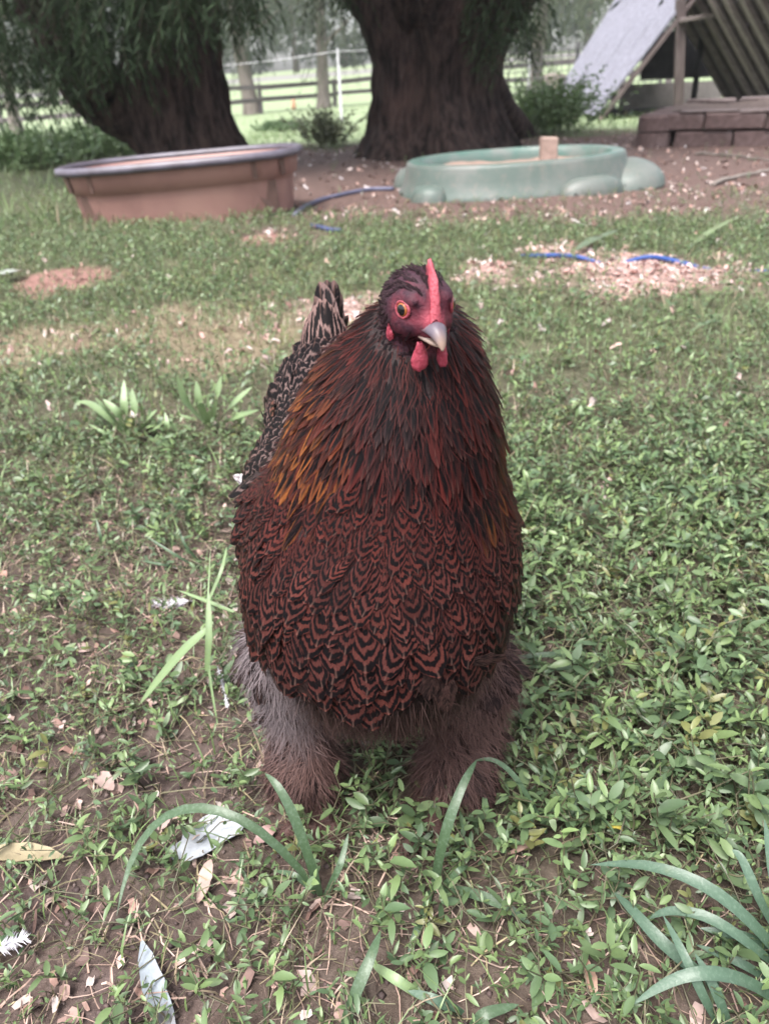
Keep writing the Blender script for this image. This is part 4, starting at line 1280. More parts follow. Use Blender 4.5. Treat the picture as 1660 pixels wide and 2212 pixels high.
for i, (dx, dy, dz, r0b) in enumerate([(-1.5, -0.3, 2.6, .30), (-0.5, 0.6, 3.4, .33), (0.7, -0.4, 3.2, .32), (1.9, 0.3, 2.4, .30), (0.4, 1.2, 2.9, .28), (-0.9, -1.4, 2.8, .22), (1.2, -1.5, 2.7, .22)]):
    pp = limb(mb, top + np.array((dx * 0.22, dy * 0.2, -0.1)), top + np.array((dx, dy, dz)), r0b, 0.07, 0.10, 10, 40 + i)
    crown_pts.append(pp)
lb = MB().__class__()
mb.build('branch', M_BARK, w1, True)
mb = MB(); a = PY(1060, 205, 8.1); b_ = G(1135, 292); limb(mb, a + np.array((-0.15, 0, 0.35)), b_ + np.array((0, 0, -0.08)), 0.13, 0.16, 0.05, 8, 51); mb.build('root', M_BARK, w1, True)
ptop = np.concatenate(crown_pts)
st = ptop[tr.integers(0, len(ptop), 3000)] + tr.normal(0, 0.85, (3000, 3)) + np.array((0, -0.2, 0.7)); st = st[st[:, 2] > 2.3]
parts = [sprays(st, tr.uniform(0.5, 1.1, len(st)), tr, 14, 0.14, 0.034)]
st = np.concatenate([spots(90, (1020, 1170), (-90, 40), (7.0, 7.7)), spots(26, (1040, 1160), (40, 90), (7.0, 7.6)), spots(26, (680, 760), (-90, -10), (7.2, 8.2)), spots(60, (700, 1150), (-330, -200), (6.9, 8.6))])
parts.append(sprays(st, tr.uniform(0.20, 0.45, len(st)), tr, 14, 0.10, 0.014))
st = spots(16, (660, 760), (-40, 60), (7.0, 8.2)); parts.append(sprays(st, tr.uniform(0.3, 0.5, len(st)), tr, 5, 0.07, 0.008))
crown_obj('crown', parts, w1)

# --- the willow on the left, leaning, with low hanging sprays
w2 = thing('willow_tree', 'leaning willow trunk with low dark leaves, standing behind the brown stock tank', 'tree', (0, 0, 0))
D2 = 7.4
rings = [ring_at(300, 560, 352, D2), ring_at(290, 545, 320, D2), ring_at(262, 520, 270, D2), ring_at(248, 500, 215, D2), ring_at(255, 488, 150, D2), ring_at(268, 480, 80, D2), ring_at(285, 478, 0, D2)]
rings[0] = (float(terrain(rings[0][1], D2)) - 0.12,) + rings[0][1:]
z0, x0_, y0_, r0_ = rings[-1]
rings += [(z0 + 0.8, x0_ + 0.05, y0_, r0_ * 0.85), (z0 + 1.6, x0_ + 0.1, y0_, r0_ * 0.5)]
V, Q = trunk_mesh(rings, 100, 12, 4, 0.07, 0.045, 8, 1.7)
link('trunk', mesh_from('trunk', V, Q), M_BARK, w2)
mb = MB()
limb(mb, PY(345, 285, D2), PY(205, 190, D2 - 0.3), 0.26, 0.24, 0.02, 10, 61, 20)
limb(mb, PY(212, 196, D2 - 0.3), PY(60, -60, D2 - 0.5), 0.24, 0.17, 0.05, 10, 62, 20)
limb(mb, PY(60, -60, D2 - 0.5), PY(60, -60, D2 - 0.5) + np.array((-1.2, -0.3, 2.0)), 0.17, 0.06, 0.1, 10, 63)
top = np.array((x0_, y0_, z0 + 0.7)); crown_pts = [np.array([PY(60, -60, D2 - 0.5) + np.array((-1.2, -0.3, 2.0)) * t for t in np.linspace(0.3, 1, 6)])]
for i, (dx, dy, dz, r0b) in enumerate([(-1.0, -0.8, 2.4, .20), (0.3, 0.7, 3.0, .22), (1.2, -0.3, 2.5, .20), (0.0, -1.3, 2.4, .18)]):
    crown_pts.append(limb(mb, top + np.array((dx * .12, dy * .12, -0.2)), top + np.array((dx, dy, dz)), r0b, 0.06, 0.1, 10, 65 + i))
mb.build('branch', M_BARK, w2, True)
ptop = np.concatenate(crown_pts)
st = ptop[tr.integers(0, len(ptop), 2800)] + tr.normal(0, 0.85, (2800, 3)) + np.array((0, -0.2, 0.7)); st = st[st[:, 2] > 2.3]
parts = [sprays(st, tr.uniform(0.5, 1.1, len(st)), tr, 14, 0.14, 0.034)]
st = np.concatenate([spots(220, (-120, 200), (-120, 120), (6.0, 7.6)), spots(110, (-60, 190), (60, 185), (6.2, 7.6)), spots(170, (120, 420), (-110, 30), (6.0, 6.9)), spots(60, (130, 330), (30, 100), (6.1, 6.9)),
                     spots(40, (400, 560), (-100, 0), (6.2, 7.4)), spots(10, (480, 560), (-10, 40), (6.4, 7.2)), spots(70, (-150, 560), (-160, -60), (5.8, 7.8))])
parts.append(sprays(st, tr.uniform(0.20, 0.45, len(st)), tr, 14, 0.105, 0.015))
st = spots(14, (-20, 190), (150, 225), (6.3, 7.3)); parts.append(sprays(st, tr.uniform(0.15, 0.3, len(st)), tr, 7, 0.09, 0.011))
crown_obj('crown', parts, w2)

def plane_frame(a, b):
    d = np.asarray(b, float) - np.asarray(a, float); L = np.linalg.norm(d); d /= L
    return d, L

# --- brown oval stock tank
M_TANK = rough_mat('tank_plastic', (0.245, 0.135, 0.116), (0.195, 0.104, 0.090), 5, 0.5, 0.08, (1, 1, 1), 0.4, 60, (0.26, 0.15, 0.125), 0.004)
M_RIM = rough_mat('tank_rim_plastic', (0.095, 0.085, 0.11), (0.06, 0.05, 0.062), 12, 0.42, 0.1, (1, 1, 1), 0.5, 60, None, 0.004)
tL, tR = G(168, 478), G(630, 482)
tc = 0.5 * (tL + tR); tc[1] += 0.30
tank = thing('stock_tank', 'brown oval stock tank with a dark grey rolled rim, in front of the leaning willow', 'stock tank', (tc[0], tc[1], float(terrain(tc[0], tc[1])) - 0.01))
tank.rotation_euler = (0, math.radians(-2.4), math.radians(1.0)); tank.scale = (1, 1, 1.14)
def oval(a, b, n=96, p=2.7):
    t = np.linspace(0, 2 * np.pi, n, endpoint=False)
    c_, s_ = np.cos(t), np.sin(t)
    return np.stack([a * np.sign(c_) * np.abs(c_) ** (2 / p), b * np.sign(s_) * np.abs(s_) ** (2 / p)], -1)
HA = 0.5 * (tR[0] - tL[0]); HB = 0.34; TH = 0.270
n = 128
grooves = np.zeros(n)
ov = oval(1, 1, n)
def tank_ring(sa, z, groove=0.0, wave=0.0):
    o = oval(HA * sa, HB * (1 + (sa - 1) * HA / HB), n)
    gmask = np.zeros(n)
    for gx_ in (-0.90, -0.72, 0.72, 0.90):
        gmask = np.maximum(gmask, np.exp(-((ov[:, 0] - gx_) / 0.022) ** 2) * (np.abs(ov[:, 1]) > 0.2))
    o = o * (1 - groove * gmask[:, None])
    return np.column_stack([o, np.full(n, z)])
prof = [(0.955, 0.0, .012), (0.965, 0.06, .012), (0.985, 0.135, .012), (0.990, 0.155, .012), (1.025, 0.162, .02), (1.045, 0.235, .02), (1.048, 0.250, .005), (1.03, 0.250, 0), (1.005, 0.245, 0), (0.975, 0.16, 0), (0.94, 0.03, 0), (0.6, 0.022, 0), (0.05, 0.02, 0)]
V = np.concatenate([tank_ring(*p_) for p_ in prof])
link('tank_wall', mesh_from('tank_wall', V, grid_quads(len(prof), n, True)), M_TANK, tank)
rp = [(1.052, 0.238), (1.088, 0.236), (1.098, 0.250), (1.090, 0.266), (1.06, 0.271), (1.02, 0.268), (1.008, 0.256), (1.012, 0.246)]
V = np.concatenate([tank_ring(a, z) for a, z in rp])
V = np.concatenate([V, V[:n]])
link('rim', mesh_from('rim', V, grid_quads(len(rp) + 1, n, True)), M_RIM, tank)
# dark blocks whose colour paints the shade of the foot hollows
M_TANK_SHADE = rough_mat('tank_recess_shade', (0.09, 0.055, 0.045), (0.13, 0.075, 0.062), 9, 0.7, 0.2)  # dark tone stands in for shade inside the tank's recesses
for gx_ in (-0.80, 0.80):
    mb = MB(); sgn = 1 if gx_ > 0 else -1
    xx = HA * 0.965 * gx_
    yv = -HB * 0.975 * (1 - abs(gx_) ** 2.7) ** (1 / 2.7)
    yv -= 0.012
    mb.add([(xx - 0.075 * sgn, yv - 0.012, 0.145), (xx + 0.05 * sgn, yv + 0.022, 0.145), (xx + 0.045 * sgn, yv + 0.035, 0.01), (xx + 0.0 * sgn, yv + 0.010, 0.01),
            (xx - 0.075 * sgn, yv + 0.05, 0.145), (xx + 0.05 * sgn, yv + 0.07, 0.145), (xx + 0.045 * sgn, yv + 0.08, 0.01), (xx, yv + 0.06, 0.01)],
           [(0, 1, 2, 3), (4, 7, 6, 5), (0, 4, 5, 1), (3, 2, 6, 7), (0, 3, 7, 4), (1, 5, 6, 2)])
    mb.build('foot_hollow_shade', M_TANK_SHADE, tank)

def tank_y(x_, sa):
    a_, b_ = HA * sa, HB * (1 + (sa - 1) * HA / HB)
    return -b_ * max(0.0, 1 - abs(x_ / a_) ** 2.7) ** (1 / 2.7)
for gx_ in (-0.93, -0.70, 0.70, 0.93):  # dark strips painting the shade inside the upright grooves
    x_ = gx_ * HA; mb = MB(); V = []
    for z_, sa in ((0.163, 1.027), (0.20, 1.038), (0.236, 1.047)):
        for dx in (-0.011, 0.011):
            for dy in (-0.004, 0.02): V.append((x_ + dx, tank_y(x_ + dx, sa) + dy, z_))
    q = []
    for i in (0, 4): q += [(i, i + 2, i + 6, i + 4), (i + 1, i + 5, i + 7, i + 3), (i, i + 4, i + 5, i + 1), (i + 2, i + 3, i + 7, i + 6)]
    mb.add(V, q); mb.build('groove_shade', M_TANK_SHADE, tank)

# --- green plastic sandbox with moulded feet
B = NB('sandbox_plastic'); co = B.coord('Object')
n1 = B.noise(co, 4, 4, 0.6); n2 = B.noise(co, 22, 4, 0.7)
cg = B.mix(B.ss(n1, 0.4, 0.65), (0.068, 0.092, 0.080), (0.108, 0.118, 0.108))
cg = B.mix(B.math('MULTIPLY', B.ss(n2, 0.5, 0.75), 0.6), cg, (0.15, 0.13, 0.115))
B.set(Base_Color=cg, Roughness=0.5, Specular_IOR_Level=0.4); B.bump(n2, 0.1, 0.004); M_SAND = B.m
M_SRIM = rough_mat('sandbox_edge', (0.060, 0.120, 0.100), (0.125, 0.142, 0.130), 7, 0.4, 0.05, (1, 1, 1), 0.5)
sL, sR = G(850, 432), G(1452, 424)
sc_ = 0.5 * (sL + sR); A_ = 0.5 * (sR[0] - sL[0]) * 0.97; Bd = A_ * 0.80
sand = thing('sandbox', 'faded green plastic sandbox with moulded feet, on the bare red soil before the broad willow', 'sandbox', (sc_[0] + 0.02, sc_[1] + Bd * 0.92, float(terrain(sc_[0], sc_[1] + Bd)) - 0.005))
sand.rotation_euler = (0, math.radians(-1.4), math.radians(4))
n = 120
def sring(s_, z, a_off=0.0):
    o = oval(A_ * s_ + a_off, Bd * s_ + a_off, n, 2.25)
    return np.column_stack([o, np.full(n, z)])
SH = 0.198
prof = [(1.0, 0.0), (1.0, 0.03), (0.985, 0.042), (0.945, 0.12), (0.925, SH - 0.02), (0.915, SH - 0.004), (0.900, SH)]
V = np.concatenate([sring(*p_) for p_ in prof])
link('shell', mesh_from('shell', V, grid_quads(len(prof), n, True)), M_SAND, sand)
prof = [(0.9005, SH + 0.0005), (0.87, SH + 0.004), (0.815, SH + 0.001), (0.80, SH - 0.008), (0.79, 0.15), (0.785, 0.10)]
V = np.concatenate([sring(*p_) for p_ in prof])
link('rim', mesh_from('rim', V, grid_quads(len(prof), n, True)), M_SRIM, sand)
V = np.concatenate([sring(s_, 0.135 + 0.0 * s_) for s_ in (0.79, 0.5, 0.2, 0.01)])
V[:, 2] += (fbm(V[:, 0] * 6, V[:, 1] * 6, 12) - 0.5) * 0.04
tag(link('sand_bed', mesh_from('sand_bed', V, grid_quads(4, n, True)), rough_mat('wet_sand', (0.20, 0.135, 0.11), (0.28, 0.20, 0.165), 14, 0.8, 0.4), sand), kind='stuff')
def foot(ang, sx, sy, h, out=1.02, pw=0.6):
    t = ang; p = 2.25
    c0 = np.array((A_ * np.sign(math.cos(t)) * abs(math.cos(t)) ** (2 / p), Bd * np.sign(math.sin(t)) * abs(math.sin(t)) ** (2 / p))) * out
    dirv = nrm(np.array((math.cos(t) / A_, math.sin(t) / Bd))); sd = np.array((-dirv[1], dirv[0]))
    V = []; m_ = 18; kk = 7
    for i in range(kk):
        ph = i / (kk - 1) * math.pi / 2
        for a in np.linspace(0, 2 * np.pi, m_, endpoint=False):
            rr3 = (math.cos(ph) ** pw) * 0.96 + 0.04
            q = c0 + sd * sx * rr3 * math.cos(a) + dirv * sy * rr3 * math.sin(a)
            V.append((q[0], q[1], h * math.sin(ph) ** 0.9))
    V.append((c0[0], c0[1], h)); nn_ = len(V) - 1
    T = [((kk - 1) * m_ + j, (kk - 1) * m_ + (j + 1) % m_, nn_) for j in range(m_)]
    link('foot', mesh_from('foot', np.array(V), [grid_quads(kk, m_, True), np.array(T)]), M_SAND, sand)
foot(-1.15, 0.21, 0.10, 0.105, 0.99); foot(-2.50, 0.12, 0.10, 0.105, 0.99); foot(-0.24, 0.30, 0.22, 0.150, 0.95, 1.2); foot(2.4, 0.16, 0.15, 0.14); foot(0.9, 0.16, 0.15, 0.14)
# the brick that stands in it
bp = PY(1182, 352, sand.location.y + 0.10)
bk = thing('brick', 'dusty brown brick standing upright inside the green sandbox', 'brick', (bp[0], sand.location.y + 0.10, sand.location.z + 0.08))
mb = MB(); mb.box((0, 0, 0.10), (0.10, 0.10, 0.20), None, 0.003, 0.008)
M_BRICK = rough_mat('dusty_brick', (0.21, 0.15, 0.125), (0.29, 0.21, 0.18), 22, 0.9, 0.4)
me_o = mb.build('brick_body', M_BRICK, bk)

# --- raised bed of concrete blocks on the right
M_BLOCK = rough_mat('brown_block', (0.075, 0.050, 0.048), (0.110, 0.076, 0.073), 26, 0.92, 0.5, (1, 1, 1), 0.2, 70, (0.135, 0.10, 0.097), 0.008)
M_CAP = rough_mat('block_top_worn', (0.10, 0.075, 0.072), (0.17, 0.135, 0.13), 18, 0.9, 0.5)
qL = G(1403, 316); qR = G(1680, 316)
bed = thing('raised_bed', 'low raised bed of brown stacked concrete blocks in front of the shed', 'planter', (qL[0], qL[1], float(terrain(qL[0], qL[1])) - 0.02), None, -0.44)
BW, BH, BD = 0.50, 0.145, 0.26
bmesh_ = []
for i in range(4):
    mb = MB(); mb.box((0, 0, 0), (BW - 0.014, BD, BH - 0.010), None, 0.004, 0.014); bmesh_.append(mb)
bmes = []
for i, mb in enumerate(bmesh_):
    o = mb.build('block', M_BLOCK, bed); bmes.append(o.data); bpy.data.objects.remove(o)
def block(x, y, z, rz=0.0):
    o = bpy.data.objects.new('block', bmes[random.randrange(4)]); COL.objects.link(o); o.parent = bed
    o.location = (x + random.gauss(0, .004), y + random.gauss(0, .006), z); o.rotation_euler = (0, 0, rz + random.gauss(0, .012))
for row in range(2):
    for i in range(6):
        block(0.42 + i * BW - (0.25 if row else 0.0) + 0.02, 0.06 - 0.02 * i, BH * (row + 0.5))
        if i: block(0.10 + i * BW + (0.2 if row else 0), 2.05, BH * (row + 0.5))
    for i in range(4):
        block(0.04 + 0.02 * i, 0.42 + i * BW - (0.2 if row else 0), BH * (row + 0.5), math.pi / 2)
for zc in (0.0, 0.5):
    mb = MB(); hh = BH - 0.008
    pts = [(0.02, 0.02, zc * 2 * BH * 0.5 * 2 + 0.003), (0.02, 0.02, zc * 2 * BH + hh * 0.82), (0.02, 0.02, zc * 2 * BH + hh)]
    mb.tube(pts, [0.155, 0.152, 0.13 if zc else 0.150], 20)
    o = mb.build('corner_block', M_BLOCK, bed, False)
mb = MB()
for i in range(5):
    mb.box((0.35 + i * 0.55, 1.95 + 0.02 * i, 2 * BH + 0.02), (0.5, 0.24, 0.05), None, 0.01, 0.015)
o = mb.build('cap_stone', M_CAP, bed)
bpy.data.objects.remove(o)
for i in range(5):
    mb = MB(); mb.box((0.0, 0.0, 0.0), (0.5, 0.24, 0.05), None, 0.008, 0.015)
    mb.build('cap_stone', M_CAP, bed, False, (0.35 + i * 0.54, 1.98, 2 * BH + 0.026))
for i in range(5):
    mb = MB(); mb.box((0, 0, 0), (0.47, 0.25, 0.018), None, 0.004, 0.008)
    mb.build('cap_stone', M_CAP, bed, False, (0.46 + i * 0.49, 0.05 - 0.02 * i, 2 * BH + 0.006))
V = []
gxx, gyy = np.meshgrid(np.linspace(0.1, 3.2, 24), np.linspace(0.15, 1.95, 16))
V = np.stack([gxx, gyy, 0.30 + (fbm(gxx * 4, gyy * 4, 55) - 0.5) * 0.08], -1).reshape(-1, 3)
tag(link('bed_soil', mesh_from('bed_soil', V, grid_quads(16, 24)), rough_mat('bed_soil', (0.06, 0.042, 0.036), (0.11, 0.08, 0.07), 20, 0.95, 0.5), bed), kind='stuff')

# --- A-frame shed: one weathered roof side towards us, rafters and a dark panel within
M_WOODW = rough_mat('weathered_board', (0.115, 0.113, 0.142), (0.215, 0.212, 0.255), 30, 0.75, 0.25, (1.0, 1.0, 0.10), 0.3, 60, (0.13, 0.125, 0.15), 0.006)
M_WOODB = rough_mat('brown_timber', (0.070, 0.054, 0.053), (0.115, 0.092, 0.090), 14, 0.85, 0.3, (1, 1, 0.2))
M_WOODL = rough_mat('pale_timber', (0.15, 0.122, 0.120), (0.22, 0.185, 0.18), 14, 0.8, 0.3, (0.3, 1, 1))
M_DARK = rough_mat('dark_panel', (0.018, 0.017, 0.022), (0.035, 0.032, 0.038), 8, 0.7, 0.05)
M_GREYP = rough_mat('grey_board', (0.16, 0.145, 0.14), (0.22, 0.20, 0.195), 6, 0.85, 0.2)
shed = thing('a_frame_shed', 'open A-frame timber shed with a pale weathered plank roof side, behind the block bed', 'shed', (0, 0, 0))
YF, YB = 13.0, 17.6
eF = PY(1284, 258, YF); rF = PY(1487, -4, YF)
slope = nrm(np.array((rF[0] - eF[0], 0, rF[2] - eF[2])))
eB = PY(1192, 222, YB)
slopeB = nrm(PY(1333, -4, YB) - eB)
Ls = 2.10
ridge = eF + slope * Ls
nb_ = 5
axis = nrm(eB - eF); Ltot = np.linalg.norm(eB - eF)
nrm_ = np.cross(slope, axis); nrm_ = nrm_ * np.sign(nrm_[2])
for i in range(nb_):
    w_ = Ltot / nb_; extra = random.uniform(-0.06, 0.05); hh = random.uniform(0, 0.008)
    k = 12; mb = MB(); V = []
    for h_ in (hh, hh + 0.03):
        for t_ in np.linspace(0, 1, k):
            for s_ in (w_ * i + 0.003, w_ * (i + 1) - 0.003):
                jag = random.uniform(-0.03, 0.03) if t_ in (0, 1) else 0
                V.append(eF + axis * s_ + lerp(slope, slopeB, s_ / Ltot) * (extra + t_ * Ls + jag) + nrm_ * (h_ + 0.006 * math.sin(t_ * 9 + i)))
    q = np.concatenate([grid_quads(k, 2)[:, ::-1], grid_quads(k, 2) + 2 * k])
    sd_ = [(2 * j, 2 * j + 2, 2 * k + 2 * j + 2, 2 * k + 2 * j) for j in range(k - 1)] + [(2 * j + 3, 2 * j + 1, 2 * k + 2 * j + 1, 2 * k + 2 * j + 3) for j in range(k - 1)]
    mb.add(V, np.concatenate([q, np.array(sd_), np.array([(1, 0, 2 * k, 2 * k + 1), (2 * k - 2, 2 * k - 1, 4 * k - 1, 4 * k - 2)])]))
    mb.build('roof_board', M_WOODW, shed)
def beam(a, b, w, h, name='beam', mat=M_WOODB, upv=(0, 1, 0)):
    a = np.asarray(a, float); b = np.asarray(b, float); d, L = plane_frame(a, b)
    s_ = nrm(np.cross(np.asarray(upv, float), d)); t_ = np.cross(d, s_)
    mb = MB(); mb.box((a + b) / 2, (w, h, L), np.stack([s_, t_, d], 1), 0.003, 0.006); return mb.build(name, mat, shed)
R0 = np.array((ridge[0], YF, ridge[2])); eR = np.array((2 * ridge[0] - eF[0], YF, eF[2]))
slR = nrm(eR - R0)
for yy_ in np.linspace(YF + 0.03, YB - 0.1, 6):
    q0 = eF + axis * Ltot * (yy_ - YF) / (YB - YF) - nrm_ * 0.07; beam(q0, q0 + lerp(slope, slopeB, (yy_ - YF) / (YB - YF)) * Ls, 0.05, 0.10, 'rafter', M_WOODB)
nR = np.cross(slR, np.array((0, 1.0, 0))); nR = nR * np.sign(nR[2])
YR0, YR1 = 10.3, 14.2
def onR(y_, t_, h_): return np.array((R0[0], y_, R0[2])) + slR * t_ + nR * h_
for yy_ in np.linspace(YR0 + 0.05, YR1 - 0.1, 9):
    beam(onR(yy_, 0, -0.06), onR(yy_, Ls + 0.3, -0.06), 0.07, 0.11, 'rafter', M_WOODL)
nbr = 7
for i in range(nbr):
    w_ = (Ls + 0.3) / nbr
    mb = MB(); mb.box(onR((YR0 + YR1) / 2, w_ * (i + .5), 0.02), (YR1 - YR0, 0.03, w_ - 0.012), np.stack([np.array((0, 1.0, 0)), nR, slR], 1), 0.003); mb.build('roof_board', M_WOODB, shed)
zb = PY(1500, 40, YF)[2]
beam(PY(1466, 44, YF - 0.06), PY(1720, 6, YF - 0.06), 0.05, 0.10, 'tie_beam', M_WOODL)
pp = PY(1467, 230, YF); gz_ = float(terrain(pp[0], YF))
beam((pp[0], YF + 0.02, gz_), (PY(1467, 20, YF)[0], YF + 0.02, zb + 0.25), 0.13, 0.09, 'post', M_WOODB)
pp = PY(1322, 230, YF + 1.6); beam((pp[0], YF + 1.6, gz_), (pp[0], YF + 1.6, gz_ + 0.75), 0.08, 0.08, 'post', M_WOODB)
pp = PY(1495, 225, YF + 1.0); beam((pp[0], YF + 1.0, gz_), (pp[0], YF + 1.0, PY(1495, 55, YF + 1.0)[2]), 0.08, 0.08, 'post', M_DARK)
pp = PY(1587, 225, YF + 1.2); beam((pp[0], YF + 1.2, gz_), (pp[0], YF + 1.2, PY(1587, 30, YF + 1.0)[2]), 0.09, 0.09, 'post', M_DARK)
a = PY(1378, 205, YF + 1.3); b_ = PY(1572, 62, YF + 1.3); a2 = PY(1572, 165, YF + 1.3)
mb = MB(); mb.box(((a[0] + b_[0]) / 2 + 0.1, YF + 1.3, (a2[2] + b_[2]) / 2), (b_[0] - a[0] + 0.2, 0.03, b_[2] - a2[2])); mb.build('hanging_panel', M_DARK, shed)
a = PY(1370, 262, YF + 1.9); b_ = PY(1560, 178, YF + 1.9)
mb = MB(); k = 14; xx = np.linspace(a[0] - 0.3, b_[0] + 0.3, k); zt = np.full(k, b_[2] + 0.03); zbm = gz_ + np.where(xx > b_[0] - 0.35, (xx - b_[0] + 0.35) ** 2 * 1.3, 0.0)
zbm = np.minimum(zbm, zt - 0.01)
V = np.concatenate([np.stack([xx, np.full(k, YF + 1.9), zt], -1), np.stack([xx, np.full(k, YF + 1.9), zbm], -1), np.stack([xx, np.full(k, YF + 1.93), zt], -1), np.stack([xx, np.full(k, YF + 1.93), zbm], -1)])
q = [(i, i + 1, k + i + 1, k + i) for i in range(k - 1)] + [(2 * k + i + 1, 2 * k + i, 3 * k + i, 3 * k + i + 1) for i in range(k - 1)] + [(i + 1, i, 2 * k + i, 2 * k + i + 1) for i in range(k - 1)]
mb.add(V, q); mb.build('back_board', M_GREYP, shed)
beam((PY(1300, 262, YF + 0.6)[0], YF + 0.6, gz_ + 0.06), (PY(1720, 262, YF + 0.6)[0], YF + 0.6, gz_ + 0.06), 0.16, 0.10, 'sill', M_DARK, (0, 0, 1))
for i, (x0, x1, zz_) in enumerate([(1500, 1600, 48)]):
    a = PY(x0, zz_, YF + 1.4); beam(a, (PY(x1, zz_, YF + 1.4)[0], YF + 1.4, PY(x1, 135, YF + 1.4)[2]), 0.05, 0.09, 'brace', M_WOODL if i else M_WOODB)

def at_z(px, py, z):
    d = ray(px, py); t = (z - CAM_H) / d.z
    return np.array((d.x * t, d.y * t, z))

# --- rail fence across the paddock
M_RAIL = rough_mat('fence_timber', (0.075, 0.062, 0.065), (0.13, 0.112, 0.115), 9, 0.85, 0.3, (0.3, 0.3, 1))
fence = thing('rail_fence', 'weathered two-rail timber fence along the far paddock behind the willows', 'fence', (0, 0, 0))
fp = [G(-230, 300), G(10, 292), G(196, 283), G(400, 262), G(565, 246), G(724, 229), G(905, 219), G(1075, 208), G(1260, 202), G(1440, 196)]
for i, p in enumerate(fp):
    mb = MB(); hgt = 1.08
    thick = 0.30 if i == 2 else 0.16
    mb.box((p[0], p[1], p[2] + hgt / 2 - 0.05), (thick, thick * .9, hgt), None, 0.01, 0.02)
    mb.build('fence_post', M_RAIL, fence)
for i in range(len(fp) - 1):
    for hz in (0.92, 0.48):
        a, b_ = fp[i], fp[i + 1]
        mb = MB(); a = a + np.array((0, -0.11, hz + random.gauss(0, .03))); b_ = b_ + np.array((0, -0.11, hz + random.gauss(0, .03)))
        d, L = plane_frame(a, b_)
        up = nrm(np.array((0, 0, 1.0)) - d * d[2]); sd = np.cross(d, up)
        mb.box((a + b_) / 2, (L, 0.06, 0.15), np.stack([d, sd, up], 1), 0.008, 0.01)
        mb.build('fence_rail', M_RAIL, fence)
# white electric fence: two posts and the line between
M_WHITE = rough_mat('white_plastic', (0.46, 0.45, 0.48), (0.55, 0.54, 0.57), 8, 0.5, 0.0)
ef = thing('electric_fence', 'slim white electric fence posts carrying a white line, in front of the rail fence', 'fence', (0, 0, 0))
e0, e1 = G(738, 262), G(1140, 262)
e1 = PY(1137, 262, e0[1] + 2.5); e1[2] = float(terrain(e1[0], e1[1]))
ez = PY(470, 270, e0[1] + 0.5); ez[2] = float(terrain(ez[0], ez[1]))
for p, tp in ((e0, 104), (e1, 82)):
    hgt = PY(738 if p is e0 else 1140, tp, p[1])[2] - p[2]
    mb = MB(); mb.tube([(p[0], p[1], p[2] - .05), (p[0], p[1], p[2] + hgt * .5), (p[0], p[1], p[2] + hgt)], [0.034, 0.032, 0.03], 8); mb.build('post', M_WHITE, ef)
for hz, (pa, pb, za, zb_) in enumerate([(e0, e1, PY(738, 110, e0[1])[2], PY(1140, 92, e1[1])[2]), (ez, e0, PY(545, 140, ez[1])[2], PY(738, 110, e0[1])[2])]):
    t = np.linspace(0, 1, 9)
    pts = [(pa[0] * (1 - q) + pb[0] * q, pa[1] * (1 - q) + pb[1] * q, za * (1 - q) + zb_ * q - 0.03 * math.sin(math.pi * q)) for q in t]
    mb = MB(); mb.tube(pts, 0.007, 5); mb.build('line', M_WHITE, ef)
# dark wire netting on the right
wf = thing('wire_fence', 'dark wire netting fence between the broad willow and the shed', 'fence', (0, 0, 0))
YW = 19.0
xa, xb_ = PY(1085, 150, YW)[0], PY(1330, 150, YW)[0] + 1.0
zt_ = PY(1200, 98, YW)[2]; gzw = float(terrain(xa, YW))
M_WIRE = rough_mat('wire_metal', (0.05, 0.05, 0.055), (0.09, 0.085, 0.09), 10, 0.6, 0.0)
mb = MB()
for x_ in np.arange(xa, xb_, 0.14): mb.tube([(x_, YW, gzw), (x_, YW, zt_)], 0.008, 4, False)
for z_ in np.arange(gzw + 0.1, zt_, 0.13): mb.tube([(xa, YW + .01, z_), (xb_, YW + .01, z_)], 0.008, 4, False)
tag(mb.build('netting', M_WIRE, wf), kind='stuff')
for x_ in (xa, xa + 1.6, xb_):
    mb = MB(); mb.tube([(x_, YW + .06, gzw - .05), (x_, YW + .06, zt_ + .05)], 0.035, 8); mb.build('post', M_WIRE, wf)
# stump
sp_ = G(1190, 212)
stp = thing('tree_stump', 'short grey brown stump standing behind the wire netting', 'stump', tuple(sp_))
V, Q = trunk_mesh([(-0.1, 0, 0, 0.42), (0.2, 0, 0, 0.36), (0.62, 0.03, 0, 0.34), (0.66, 0.03, 0, 0.02)], 28, 5, 4, 0.06, 0.02, 5)
link('stump', mesh_from('stump', V, Q), M_BARK2, stp)
tag(stp.children[0], None)

# small orange marker out on the lawn
mk_ = G(635, 236); mb = MB(); mb.tube([mk_ + np.array((0, 0, -.02)), mk_ + np.array((0, 0, .12)), mk_ + np.array((0, 0, .38)), mk_ + np.array((0, 0, .41))], [0.11, 0.10, 0.07, 0.02], 12)
tag(mb.build('marker_cone', rough_mat('marker_plastic', (0.52, 0.26, 0.15), (0.62, 0.36, 0.24), 6, 0.5, 0.0), None, True), 'small pale orange marker on the lawn before the rail fence', 'marker')

